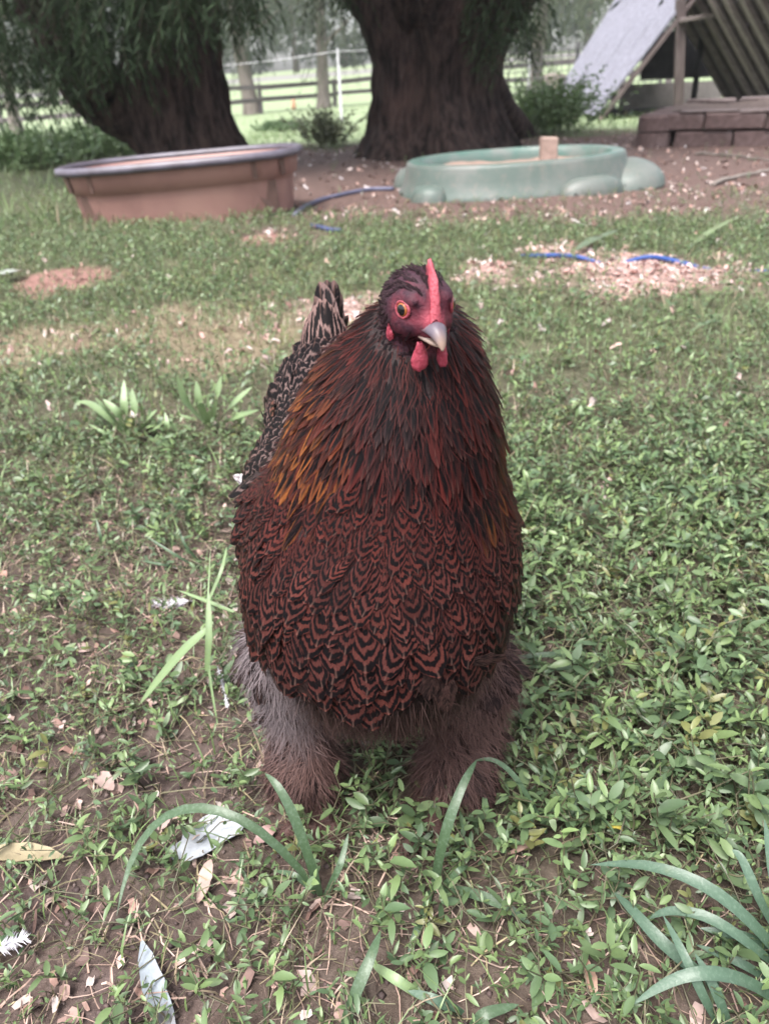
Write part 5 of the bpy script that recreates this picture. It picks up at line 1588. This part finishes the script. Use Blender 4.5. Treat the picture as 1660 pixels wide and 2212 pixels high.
# --- trees in and beyond the paddock
def leafy_cluster(r, n, ctr, rad, size, c0, c1, hollow=0.4):
    u = nrm(r.normal(0, 1, (n, 3))); rr4 = (hollow + (1 - hollow) * r.random(n) ** 0.6)[:, None]
    P = np.asarray(ctr) + u * rr4 * np.asarray(rad)
    a = nrm(r.normal(0, 1, (n, 3))); b_ = nrm(np.cross(a, r.normal(0, 1, (n, 3))))
    sz = size * r.uniform(0.5, 1.3, (n, 1))
    V = np.stack([P - a * sz, P + b_ * sz * 0.45, P + a * sz, P - b_ * sz * 0.45], 1).reshape(-1, 3)
    Q = np.arange(n * 4).reshape(-1, 4)
    k = r.random((n, 1)); C = np.repeat(np.array(c0) * (1 - k) + np.array(c1) * k, 4, 0)
    return V, Q, C
def far_tree(r, H, W, base, c0, c1, leaf=0.22, nl=2600, th=0.18):
    t = thing('tree', '', 'tree', (0, 0, 0))
    mb = MB(); k = 8; tt = np.linspace(0, 1, k)
    pts = np.stack([0.25 * np.sin(tt * 3 + H) * tt, 0.1 * tt, H * 0.75 * tt - 0.1], -1)
    mb.tube(pts, np.interp(tt, [0, .1, 1], [th * 1.5, th, th * .25]), 10)
    mb.build('trunk', M_BARK2, t, True)
    VV, QQ, CC, n = [], [], [], 0
    for i in range(11):
        z_ = H * r.uniform(base, 1.0); wf_ = W * (0.5 + 0.5 * math.sin(math.pi * min(1, (z_ / H - base) / (1 - base) * .8 + .15)))
        a = r.uniform(0, 6.28); rr5 = wf_ * r.uniform(0.2, 0.8)
        v, q, c_ = leafy_cluster(r, nl // 11, (rr5 * math.cos(a), rr5 * math.sin(a), z_), (W * .42, W * .42, H * .13), leaf, np.array(c0) * r.uniform(.8, 1.2), np.array(c1) * r.uniform(.8, 1.2))
        VV.append(v); QQ.append(q + n); CC.append(c_); n += len(v)
    crown = link('crown', mesh_from('crown', np.concatenate(VV), np.concatenate(QQ), smooth=False, col=np.concatenate(CC)), M_WILLOW, t)
    return t
ft = np.random.default_rng(99)
GA, GB_ = (0.060, 0.080, 0.058), (0.115, 0.140, 0.100)
protos_t = [far_tree(ft, 11, 4.2, 0.10, GA, GB_, 0.26, 3600), far_tree(ft, 9, 3.6, 0.08, (0.075, 0.095, 0.075), (0.14, 0.16, 0.12), 0.24, 3200), far_tree(ft, 13, 4.6, 0.16, (0.05, 0.066, 0.055), (0.095, 0.115, 0.09), 0.28, 3600)]
tl = []
for i, (px, yy_) in enumerate([(-420, 80), (-250, 74), (-90, 82), (60, 76), (210, 84), (330, 75), (450, 83), (540, 92), (640, 78), (745, 84), (840, 76), (960, 84), (1080, 74), (1170, 82), (1265, 72), (1370, 80), (1480, 76), (1600, 84), (1740, 76), (1900, 82), (2080, 78)]):
    o = protos_t[i % 3] if i < 3 else copy_tree(protos_t[i % 3])
    p = PY(px, 150, yy_); o.location = (p[0], yy_, float(terrain(p[0], yy_)) - 0.1)
    o.rotation_euler = (0, 0, random.uniform(0, 6.28)); s_ = random.uniform(0.85, 1.25); o.scale = (s_ * 1.15, s_ * 1.15, s_)
    tag(o, 'hazy grey green leafy tree of the row beyond the far lawn', 'tree', 'trees beyond the far lawn')
# nearer trees whose trunks stand by the fence
def fence_tree(px, pbase, wpx, label, hang, lean=0.0, crown_lo=60, seed=1, pale=False):
    r = np.random.default_rng(seed)
    p = G(px, pbase); sc_ = depth_of(p) / FPX
    t = thing('tree', label, 'tree', (0, 0, 0), None)
    H = 5.5; V, Q = trunk_mesh([(p[2] - .1, p[0], p[1], wpx * sc_ * .75), (p[2] + .5, p[0] + lean * .1, p[1], wpx * sc_ * .5), (p[2] + 2, p[0] + lean * .5, p[1], wpx * sc_ * .45), (p[2] + H, p[0] + lean, p[1], wpx * sc_ * .2)], 20, 6, 3, 0.06, 0.015, seed)
    link('trunk', mesh_from('trunk', V, Q), M_BARK2, t)
    mb = MB(); tops = []
    for i in range(6):
        a = r.uniform(0, 6.28); q0 = np.array((p[0] + lean * r.uniform(.3, .8), p[1], p[2] + r.uniform(1.6, 4.5)))
        tops.append(limb(mb, q0, q0 + np.array((math.cos(a) * 1.8, math.sin(a) * 1.8, r.uniform(.6, 1.8))), wpx * sc_ * .18, 0.02, 0.1, 7, seed * 9 + i, 6))
    mb.build('branch', M_BARK2, t, True)
    tp_ = np.concatenate(tops)
    st = tp_[r.integers(0, len(tp_), 420)] + r.normal(0, 0.5, (420, 3))
    cols = ((0.075, 0.10, 0.07), (0.15, 0.175, 0.12)) if pale else ((0.05, 0.075, 0.05), (0.10, 0.13, 0.085))
    prt = [sprays(st, r.uniform(0.6, 1.6, len(st)), r, 14, 0.16, 0.035, 0.9, cols, twigw=0.004)]
    if hang:
        st = np.array([PY(r.uniform(hang[0], hang[1]), r.uniform(-160, hang[2]), p[1] + r.uniform(-1.5, 1.5)) for _ in range(hang[3])])
        prt.append(sprays(st, r.uniform(0.5, 1.3, len(st)), r, 16, 0.15, 0.030, 1.0, cols, twigw=0.004))
    crown_obj('crown', prt, t)
fence_tree(548, 247, 32, 'slim grey tree by the rail fence between the two willows', (480, 620, 40, 90), -0.5, 60, 3)
fence_tree(700, 233, 26, 'second slim tree by the rail fence, behind the white post, with pale hanging foliage', (600, 745, 60, 130), 0.1, 60, 4, True)
fence_tree(38, 292, 26, 'grey tree at the far left by the rail fence', (-60, 160, 110, 130), 0.2, 60, 5)
fence_tree(1150, 205, 30, 'tree behind the wire netting, right of the broad willow', (1080, 1300, 60, 170), 0.3, 60, 6, True)
fence_tree(1330, 200, 26, 'tree behind the pale roof side of the shed', (1250, 1480, 60, 150), 0.3, 60, 7, True)

# --- shrubs and rank weeds at the edge of the mown ground
def shrub(name, label, cat, p, W, H, n, leaf, c0, c1, seed):
    r = np.random.default_rng(seed)
    t = thing(name, label, cat, tuple(p))
    st = np.stack([r.normal(0, W * .35, n), r.normal(0, W * .3, n), np.abs(r.normal(0, H * .12, n))], -1)
    out = nrm(np.stack([st[:, 0] / W, st[:, 1] / W, np.full(n, 1.1)], -1))
    v, tt, c_ = sprays(st, H * r.uniform(0.6, 1.15, n), r, 12, leaf, leaf * .36, 0.15, (c0, c1), out * 1.4, 0.002)
    v[:, 2] = np.maximum(v[:, 2], -0.02)
    link('foliage', mesh_from('foliage', v, tt, smooth=False, col=c_), M_LEAF, t)
    mb = MB()
    for i in range(7):
        a = st[i] * .6; mb.tube([a + (0, 0, -.05), a * 1.2 + (0, 0, H * .35), a * 1.5 + (0, 0, H * .7)], [0.008, 0.006, 0.003], 5)
    tag(mb.build('stems', M_BARK2, t), kind='stuff')
shrub('shrub', 'bright green bushy shrub at the foot of the pale roof side', 'shrub', G(1185, 287), 0.62, 0.62, 330, 0.075, (0.07, 0.13, 0.05), (0.15, 0.22, 0.085), 1)
shrub('weed_clump', 'tall thin grassy weeds against the left foot of the broad willow', 'weeds', G(700, 318), 0.30, 0.42, 90, 0.07, (0.09, 0.11, 0.06), (0.20, 0.21, 0.12), 2)
shrub('weed_clump', 'lush broad weeds behind the left end of the stock tank', 'weeds', G(215, 345), 0.62, 0.36, 300, 0.075, (0.09, 0.16, 0.07), (0.19, 0.27, 0.12), 3)
shrub('weed_clump', 'lush pale weeds at the left edge of the picture behind the grass', 'weeds', G(40, 365), 0.75, 0.38, 330, 0.075, (0.09, 0.16, 0.07), (0.19, 0.27, 0.12), 4)
shrub('weed_clump', 'low green weeds on the lawn between the two willows', 'weeds', G(610, 285), 0.7, 0.22, 160, 0.07, (0.08, 0.14, 0.06), (0.13, 0.2, 0.09), 5)

# --- hoses
def hose(label, pts, r, mat, lift=0.0, dz=None):
    P = np.array([G(*p) + np.array((0, 0, r * 0.9 + lift + (p[2] if len(p) > 2 else 0))) if False else G(p[0], p[1]) + np.array((0, 0, r * 0.9 + lift)) for p in pts])
    if dz: P[:, 2] += np.array(dz)
    t = np.linspace(0, len(P) - 1, 40)
    Q_ = np.stack([np.interp(t, np.arange(len(P)), P[:, i]) for i in range(3)], -1)
    for _ in range(6): Q_[1:-1] = 0.25 * Q_[:-2] + 0.5 * Q_[1:-1] + 0.25 * Q_[2:]
    mb = MB(); mb.tube(Q_, r, 10)
    return tag(mb.build('garden_hose', mat, None, True), label, 'hose')
hose('dull blue garden hose lying on the dirt between the stock tank and the sandbox', [(850, 412), (800, 412), (740, 424), (690, 436), (655, 452), (636, 470)], 0.013, rough_mat('hose_dull', (0.065, 0.068, 0.11), (0.10, 0.10, 0.15), 8, 0.45, 0.0))
hose('bright blue hose half buried in the pale wood shavings', [(1125, 553), (1180, 560), (1250, 563), (1320, 569), (1390, 562), (1450, 569), (1560, 582), (1680, 588)], 0.008, rough_mat('hose_blue', (0.016, 0.045, 0.17), (0.025, 0.06, 0.21), 8, 0.4, 0.0), 0.004, [-.012, .004, .006, -.03, .006, .002, -.03, -.004])
hose('short stretch of dark blue hose in the grass below the bare dirt', [(672, 494), (690, 497), (712, 503), (735, 505)], 0.010, rough_mat('hose_dark', (0.04, 0.05, 0.12), (0.06, 0.07, 0.15), 8, 0.45, 0.0), 0.006)

# --- tufts of coarse grass, each long blade a part
def blade_mesh(pts, width, cols, name='blade', fold=0.22, k=14):
    P = np.array(pts, float); t = np.linspace(0, len(P) - 1, k)
    C = np.stack([np.interp(t, np.arange(len(P)), P[:, i]) for i in range(3)], -1)
    for _ in range(3): C[1:-1] = 0.25 * C[:-2] + 0.5 * C[1:-1] + 0.25 * C[2:]
    tan = nrm(np.gradient(C, axis=0))
    ref = np.array((0, -0.45, 1.0)); sd = nrm(np.cross(tan, ref) + 1e-6); nn_ = np.cross(sd, tan)
    s = np.linspace(0, 1, k)
    w = 0.86 * width * np.interp(s, [0, .15, .5, .8, .95, 1], [.55, .85, 1, .72, .3, .03]) * 0.5
    V = []
    for i in range(k):
        V += [C[i] - sd[i] * w[i] + nn_[i] * w[i] * fold, C[i] - nn_[i] * 0.0, C[i] + sd[i] * w[i] + nn_[i] * w[i] * fold]
    c = np.repeat(np.array(cols[0]) * (1 - s[:, None]) + np.array(cols[1]) * s[:, None], 3, 0)
    c[1::3] *= 1.18
    return mesh_from(name, np.array(V), grid_quads(k, 3), col=c)
B = NB('coarse_grass'); cc = B.attr('col')
st_ = B.noise(B.scaled(B.coord('Object'), (1, 1, 1)), 380, 3, 0.6); bl = B.noise(B.coord('Object'), 40, 3)
cc2 = B.mix(B.math('MULTIPLY', B.ss(st_, 0.45, 0.75), 0.35), cc, (0.16, 0.22, 0.16)); cc2 = B.mix(B.math('MULTIPLY', B.ss(bl, 0.62, 0.75), 0.25), cc2, (0.2, 0.19, 0.08))
B.set(Base_Color=cc2, Roughness=0.4, Specular_IOR_Level=0.45); B.bump(st_, 0.3, 0.001)
trn = B.n('ShaderNodeBsdfTranslucent', Color=cc2); mx = B.n('ShaderNodeMixShader'); mx.inputs[0].default_value = 0.22
B.t.links.new(B.b.outputs[0], mx.inputs[1]); B.t.links.new(trn.outputs[0], mx.inputs[2]); B.t.links.new(mx.outputs[0], B.out.inputs['Surface'])
M_COARSE = B.m
GREENS = [((0.040, 0.070, 0.032), (0.052, 0.090, 0.046)), ((0.135, 0.195, 0.085), (0.17, 0.235, 0.115)), ((0.044, 0.082, 0.050), (0.068, 0.112, 0.078))]
def tuft(label, base, blades, width, cat='grass tuft', gi=None):
    b0 = G(*base); t = thing('grass_tuft', label, cat, tuple(b0))
    for i, bl_ in enumerate(blades):
        w_ = width
        if not isinstance(bl_[0], tuple): w_, bl_ = bl_[0], bl_[1:]
        pts = [at_z(*p) - b0 for p in bl_]
        me = blade_mesh(pts, w_, GREENS[(i if gi is None else gi) % 3]); link('blade', me, M_COARSE, t)
    return t
tuft('big tuft of arching blue green grass blades at the lower right corner', (1690, 2090), [
    ((1700, 2090, 0.0), (1640, 2010, 0.05), (1540, 1915, 0.075), (1400, 1862, 0.07), (1275, 1868, 0.04)),
    (0.0095, (1690, 2100, 0.0), (1620, 2040, 0.045), (1530, 1975, 0.055), (1440, 1962, 0.045), (1400, 1985, 0.03)),
    ((1560, 2140, 0.0), (1490, 2090, 0.03), (1420, 2030, 0.04), (1360, 1960, 0.04), (1325, 1928, 0.03)),
    (0.0085, (1560, 2230, 0.0), (1520, 2160, 0.04), (1475, 2060, 0.06), (1430, 1975, 0.06)),
    (0.011, (1700, 2180, 0.0), (1620, 2118, 0.04), (1530, 2096, 0.06), (1450, 2112, 0.05), (1362, 2172, 0.03)),
    (0.009, (1700, 2060, 0.0), (1640, 1950, 0.07), (1600, 1850, 0.09), (1580, 1835, 0.09)),
    (0.010, (1690, 2030, 0.0), (1670, 1900, 0.08), (1650, 1770, 0.09)),
    (0.009, (1690, 2060, 0.01), (1600, 2020, 0.04), (1510, 2005, 0.035)),
    (0.008, (1680, 2130, 0.0), (1600, 2080, 0.03), (1500, 2040, 0.02)),
    (0.009, (1580, 2240, 0.0), (1560, 2180, 0.03), (1530, 2110, 0.05), (1500, 2060, 0.05))], 0.0115, gi=2)
tuft('small tuft of long blades with one blade arching left over the white scrap', (690, 1935), [
    ((692, 1935, 0.0), (670, 1860, 0.04), (635, 1760, 0.08), (600, 1695, 0.10), (572, 1670, 0.10)),
    (0.0095, (690, 1930, 0.0), (600, 1815, 0.06), (500, 1750, 0.085), (414, 1735, 0.08), (337, 1762, 0.06), (275, 1850, 0.03), (252, 1980, 0.005)),
    (0.007, (700, 1940, 0.0), (735, 1870, 0.03), (752, 1800, 0.04)),
    (0.006, (680, 1930, 0.0), (640, 1890, 0.02), (590, 1880, 0.012))], 0.0100, gi=0)
tuft('tuft of upright blades with a bent tip, under the leg right of centre', (938, 1925), [
    ((938, 1925, 0.0), (945, 1860, 0.04), (968, 1770, 0.08), (1005, 1680, 0.10), (1030, 1640, 0.10)),
    (0.010, (940, 1922, 0.0), (1010, 1925, 0.02), (1090, 1955, 0.025), (1150, 2000, 0.015)),
    (0.006, (1180, 1800, 0.0), (1145, 1730, 0.035), (1105, 1665, 0.06), (1060, 1635, 0.07), (1020, 1645, 0.065)),
    (0.008, (930, 1925, 0.0), (905, 2000, 0.015), (880, 2060, 0.005)),
    (0.006, (945, 1925, 0.0), (990, 1880, 0.03), (1010, 1870, 0.02))], 0.0100, gi=0)
tuft('grass blades leaning at the bottom edge below the hen', (740, 2230), [
    ((738, 2235, 0.0), (765, 2150, 0.03), (800, 2070, 0.045), (822, 2010, 0.045)),
    (0.009, (920, 2160, 0.0), (870, 2125, 0.02), (830, 2100, 0.02), (800, 2080, 0.01)),
    (0.009, (1000, 2190, 0.0), (940, 2160, 0.02), (880, 2140, 0.015)),
    (0.010, (1010, 2240, 0.0), (1040, 2190, 0.02), (1120, 2170, 0.015))], 0.0105)
tuft('broad pale green grass clump in the trodden grass left of the hen', (285, 948), [
    ((280, 948, 0.0), (240, 905, 0.05), (195, 870, 0.08), (165, 868, 0.085)), ((282, 946, 0.0), (255, 890, 0.07), (222, 862, 0.09)), ((285, 945, 0.0), (268, 880, 0.08), (268, 820, 0.12)),
    ((288, 945, 0.0), (292, 890, 0.07), (285, 838, 0.11)), ((292, 946, 0.0), (320, 905, 0.06), (340, 885, 0.08)), (0.008, (278, 950, 0.0), (225, 935, 0.04), (190, 915, 0.05)), (0.008, (290, 950, 0.0), (285, 980, 0.02), (282, 1000, 0.0)), (0.008, (296, 946, 0.0), (330, 930, 0.04), (350, 915, 0.05)), (0.010, (275, 946, 0.0), (225, 880, 0.08), (205, 858, 0.10))], 0.019, gi=1)
tuft('second pale green grass clump nearer the hen, with taller blades', (455, 925), [
    ((450, 925, 0.0), (400, 870, 0.07), (382, 808, 0.13)), ((452, 924, 0.0), (430, 870, 0.08), (424, 822, 0.12)), ((458, 923, 0.0), (468, 860, 0.09), (478, 812, 0.13)), ((462, 924, 0.0), (500, 875, 0.07), (545, 835, 0.10)),
    ((464, 926, 0.0), (510, 900, 0.05), (560, 885, 0.05)), (0.009, (448, 926, 0.0), (415, 905, 0.04), (385, 895, 0.05)), (0.009, (458, 928, 0.0), (452, 890, 0.06), (448, 850, 0.10)), (0.012, (366, 960, 0.0), (362, 920, 0.05), (356, 890, 0.07))], 0.019, gi=1)
tuft('tall jointed grass stem left of the hen with one broad drooping blade', (462, 1560), [
    (0.0035, (470, 1565, 0.0), (450, 1450, 0.05), (447, 1330, 0.10), (455, 1180, 0.16)), (0.013, (447, 1360, 0.10), (400, 1400, 0.085), (345, 1465, 0.05), (299, 1525, 0.012)),
    (0.009, (447, 1450, 0.06), (452, 1380, 0.10), (450, 1270, 0.14)), (0.005, (450, 1300, 0.10), (480, 1230, 0.13), (490, 1180, 0.14)), (0.0055, (505, 1322, 0.085), (450, 1300, 0.09), (385, 1275, 0.09))], 0.009, gi=1)
tuft('flattened fan of thin grass left of the hen under the wing', (420, 1225), [
    (0.005, (430, 1228, 0.0), (380, 1200, 0.03), (310, 1155, 0.05)), (0.005, (440, 1225, 0.0), (400, 1180, 0.04), (385, 1140, 0.06)), (0.006, (450, 1225, 0.0), (500, 1180, 0.05), (525, 1140, 0.07)), (0.005, (410, 1228, 0.0), (350, 1220, 0.02), (300, 1210, 0.02)), (0.005, (440, 1232, 0.0), (480, 1215, 0.03), (520, 1195, 0.03)), (0.006, (225, 1200, 0.0), (218, 1160, 0.04), (208, 1120, 0.06))], 0.006, gi=0)
tuft('single grass blade lying out from the right side of the hen', (1290, 1410), [(0.008, (1300, 1415, 0.02), (1220, 1412, 0.03), (1150, 1416, 0.03), (1095, 1425, 0.025))], 0.008, gi=0)

# --- leaves, paper and feathers lying about
def flat_piece(name, label, cat, poly, col, lift=0.006, wav=0.003, group=None, thick=0.0006, rough=0.7, sub=9):
    P = np.array([at_z(px, py, 0.0) for px, py in poly]); c = P.mean(0); c[2] = float(ground_z(c[0], c[1]))
    n_ = len(P); pts = []
    for k in range(1, sub + 1):
        for i in range(n_):
            for q in (0.0, 0.5):
                e = P[i] * (1 - q) + P[(i + 1) % n_] * q
                pts.append(c[:2] + (e[:2] - c[:2]) * k / sub)
    pts = np.array(pts); m_ = 2 * n_
    z = lift + wav * 2 * (fbm(pts[:, 0] * 60, pts[:, 1] * 60, int(c[0] * 999) % 97) - 0.5) + np.maximum(ground_z(pts[:, 0], pts[:, 1]) - c[2], -0.004)
    V = np.column_stack([pts - c[:2], z]); V = np.vstack([V, [0, 0, lift + V[:m_, 2].mean() - lift]])
    q = grid_quads(sub, m_, True); t = np.array([(len(V) - 1, i, (i + 1) % m_) for i in range(m_)])
    nv = len(V); V2 = V.copy(); V2[:, 2] -= thick
    me = mesh_from(name, np.vstack([V, V2]), [np.concatenate([q, q[:, ::-1] + nv]), np.concatenate([t, t[:, ::-1] + nv])])
    M = rough_mat(name + '_surface', tuple(0.8 * np.array(col)), col, 60, rough, 0.3, (1, 1, 1), 0.3, 240, tuple(0.65 * np.array(col)), 0.002)
    return tag(link(name, me, M, None, c), label, cat, group)
flat_piece('paper_scrap', 'torn white paper scrap on bare soil in front of the hen', 'paper', [(470, 1757), (500, 1770), (531, 1792), (518, 1812), (480, 1832), (440, 1860), (404, 1878), (398, 1862), (374, 1866), (371, 1844), (395, 1828), (398, 1812), (440, 1772)], (0.38, 0.40, 0.43), 0.008, 0.005)
def dry_leaf(label, a, b_, wpx, col, za=0.006, zb=0.010, bow=0.2, name='dry_leaf'):
    A, Bq = at_z(a[0], a[1], 0), at_z(b_[0], b_[1], 0)
    c = (A + Bq) / 2; c[2] = float(ground_z(c[0], c[1])) + 0.004
    d = Bq - A; L = np.linalg.norm(d); d /= L; sd = np.array((-d[1], d[0], 0)); w = px2m(c, wpx) / 2
    k = 12; V = []
    s = np.linspace(0, 1, k)
    pw = np.sin(np.pi * np.clip(s * .97 + .02, 0, 1)) ** 0.75
    for i in range(k):
        o_ = A - c + d * L * s[i] + sd * bow * w * math.sin(math.pi * s[i]); o_[2] = za + (zb - za) * s[i] + 0.003 * math.sin(s[i] * 5)
        for u in (-1, -.5, 0, .5, 1):
            V.append(o_ + sd * w * pw[i] * u * (1 + 0.08 * math.sin(i * 2.3 + u * 3)) + np.array((0, 0, 0.22 * w * u * u * pw[i] + (0.0006 if u == 0 else 0))))
    V = np.array(V); V2 = V - np.array((0, 0, 0.0005)); q = grid_quads(k, 5)
    me = mesh_from(name, np.vstack([V, V2]), np.concatenate([q, q[:, ::-1] + len(V)]))
    M = rough_mat('leaf_surface', tuple(0.75 * np.array(col)), col, 70, 0.6, 0.3, (1, 1, 1), 0.35, 300, tuple(np.array(col) * np.array((0.7, 0.55, 0.5))), 0.001)
    return tag(link(name, me, M, None, c), label, 'leaf')
dry_leaf('long pale blue grey willow leaf at the bottom edge, lower left', (312, 2050), (385, 2260), 46, (0.23, 0.26, 0.29), 0.012, 0.004, -0.3)
dry_leaf('broad yellowish dead leaf lying at the left edge', (142, 1862), (-40, 1848), 46, (0.27, 0.225, 0.14))
dry_leaf('pale tan folded leaf on bare soil below the white scrap', (462, 1885), (428, 1955), 30, (0.34, 0.24, 0.205), 0.016, 0.004)
dry_leaf('small pinkish leaf on the soil between the white scrap and the arching blade', (372, 1778), (345, 1808), 26, (0.32, 0.23, 0.21))
dry_leaf('brown curled leaf beside the right end of the white scrap', (600, 1800), (550, 1835), 34, (0.34, 0.22, 0.20))
dry_leaf('yellow leaf among the green weeds right of the hen', (1338, 1832), (1298, 1820), 18, (0.36, 0.30, 0.06), 0.02, 0.024)
dry_leaf('brown wood-like leaf at the bottom right between grass blades', (1280, 2190), (1262, 2100), 26, (0.30, 0.19, 0.14))
dry_leaf('tan strip of dry leaf at the right of the hen, below the weeds', (1175, 1832), (1090, 1862), 14, (0.36, 0.24, 0.19))
dry_leaf('dark green oak leaf in the weeds far right of the hen', (1530, 1278), (1600, 1310), 60, (0.06, 0.09, 0.03), 0.014, 0.02)
dry_leaf('pinkish torn leaf low on the soil at the left', (205, 1690), (250, 1722), 34, (0.29, 0.21, 0.185))
dry_leaf('grey green dead leaf at the left edge beside the red soil', (60, 605), (-10, 620), 40, (0.28, 0.30, 0.27), 0.02, 0.03)
dry_leaf('broad green leaf on the edge of the pale shavings', (1240, 560), (1330, 520), 26, (0.09, 0.12, 0.075), 0.02, 0.035)
dry_leaf('pale green leaf lying right of the blue hose', (1480, 560), (1580, 500), 16, (0.13, 0.17, 0.085), 0.03, 0.05)
def plume(label, a, b_, wpx, col):
    A, Bq = at_z(a[0], a[1], 0.012), at_z(b_[0], b_[1], 0.012); c = (A + Bq) / 2; c[2] = float(ground_z(c[0], c[1])) + 0.004
    t = thing('feather', label, 'feather', tuple(c))
    d = Bq - A; d[2] = 0; L = np.linalg.norm(d); d /= L; sd = np.array((-d[1], d[0], 0)); w = px2m(c, wpx) / 2
    mb = MB(); mb.tube([A - c, (A + Bq) / 2 - c + sd * w * .2 + (0, 0, .004), Bq - c], [0.0009, 0.0007, 0.0003], 6); mb.build('quill', M_WHITE, t, True)
    n_ = 110; V = []
    for i in range(n_):
        s = hr.uniform(0.12, 1); sg = hr.choice((-1, 1)); o_ = d * L * (s - .5) + sd * w * .2 * math.sin(math.pi * s) + np.array((0, 0, A[2] - c[2] + .002))
        e = o_ + (sd * sg * hr.uniform(.6, 1.1) + d * hr.uniform(.4, 1.1)) * w * (1 - .35 * s) + np.array((0, 0, hr.normal(0, .003)))
        V += [o_ - d * .0008, o_ + d * .0008, e]
    me = mesh_from('vane', np.array(V), np.arange(len(V)).reshape(-1, 3)); tag(link('vane', me, rough_mat('feather_vane', (0.5, 0.48, 0.52), (0.64, 0.62, 0.66), 50, 0.7, 0.0), t), kind='stuff')
plume('white fluffy feather in the grass left of the hen, under the dark green blade', (420, 1298), (335, 1305), 44, None)
plume('white feather at the left edge near the bottom', (-15, 2060), (58, 2030), 44, None)
plume('pale curled feather by the left thigh of the hen', (470, 1440), (492, 1530), 16, None)
plume('tiny pale feather in the sparse grass behind the left of the hen', (640, 1070), (650, 1045), 16, None)
# stones and sticks
def stone(label, p, r, col, flat=0.7):
    c = G(*p); th = np.linspace(0, np.pi, 9); ph = np.linspace(0, 2 * np.pi, 14, endpoint=False); T_, P_ = np.meshgrid(th, ph, indexing='ij')
    V = np.stack([np.sin(T_) * np.cos(P_), np.sin(T_) * np.sin(P_), flat * np.cos(T_)], -1).reshape(-1, 3)
    V = V * r * (0.8 + 0.45 * fbm(V[:, 0] * 1.7 + p[0], V[:, 1] * 1.7 + V[:, 2] * 2, 8)[:, None])
    return tag(link('stone', mesh_from('stone', V, grid_quads(9, 14, True)), rough_mat('stone_pale', tuple(.75 * np.array(col)), col, 60, 0.9, 0.5), None, c + np.array((0, 0, r * flat * .6))), label, 'stone')
stone('pale lump of stone on the ground between the legs of the hen', (797, 1600), 0.011, (0.42, 0.38, 0.34), 1.2)
def stick(label, pts, r):
    P = [G(*p) + np.array((0, 0, r)) for p in pts]; mb = MB(); t = np.linspace(0, len(P) - 1, 12)
    Q_ = np.stack([np.interp(t, np.arange(len(P)), np.array(P)[:, i]) for i in range(3)], -1) + hr.normal(0, r * .3, (12, 3))
    mb.tube(Q_, np.linspace(r, r * .5, 12), 7); tag(mb.build('stick', M_BARK2, None, True), label, 'stick')
stick('pale stick on the dirt at the far right, below the block bed', [(1535, 402), (1590, 388), (1665, 372)], 0.016)
stick('thin stick on the dirt right of the sandbox', [(1500, 335), (1560, 338), (1660, 350)], 0.012)
stick('thin dry twig in the weeds right of the hen', [(1560, 1590), (1500, 1535), (1425, 1480)], 0.0016)

# --- thin haze volume, added to pale the distance like lens veil
hz = MB(); hz.box((0, 45, 8.2), (170, 125, 22.4))
B = bpy.data.materials.new('haze_air'); B.use_nodes = True; B.node_tree.nodes.clear()
ho = B.node_tree.nodes.new('ShaderNodeOutputMaterial'); hv = B.node_tree.nodes.new('ShaderNodeVolumePrincipled')
hv.inputs['Color'].default_value = (0.93, 0.95, 0.97, 1); hv.inputs['Density'].default_value = 0.0011; hv.inputs['Anisotropy'].default_value = 0.2
B.node_tree.links.new(hv.outputs[0], ho.inputs['Volume'])
tag(hz.build('haze', B), kind='stuff')
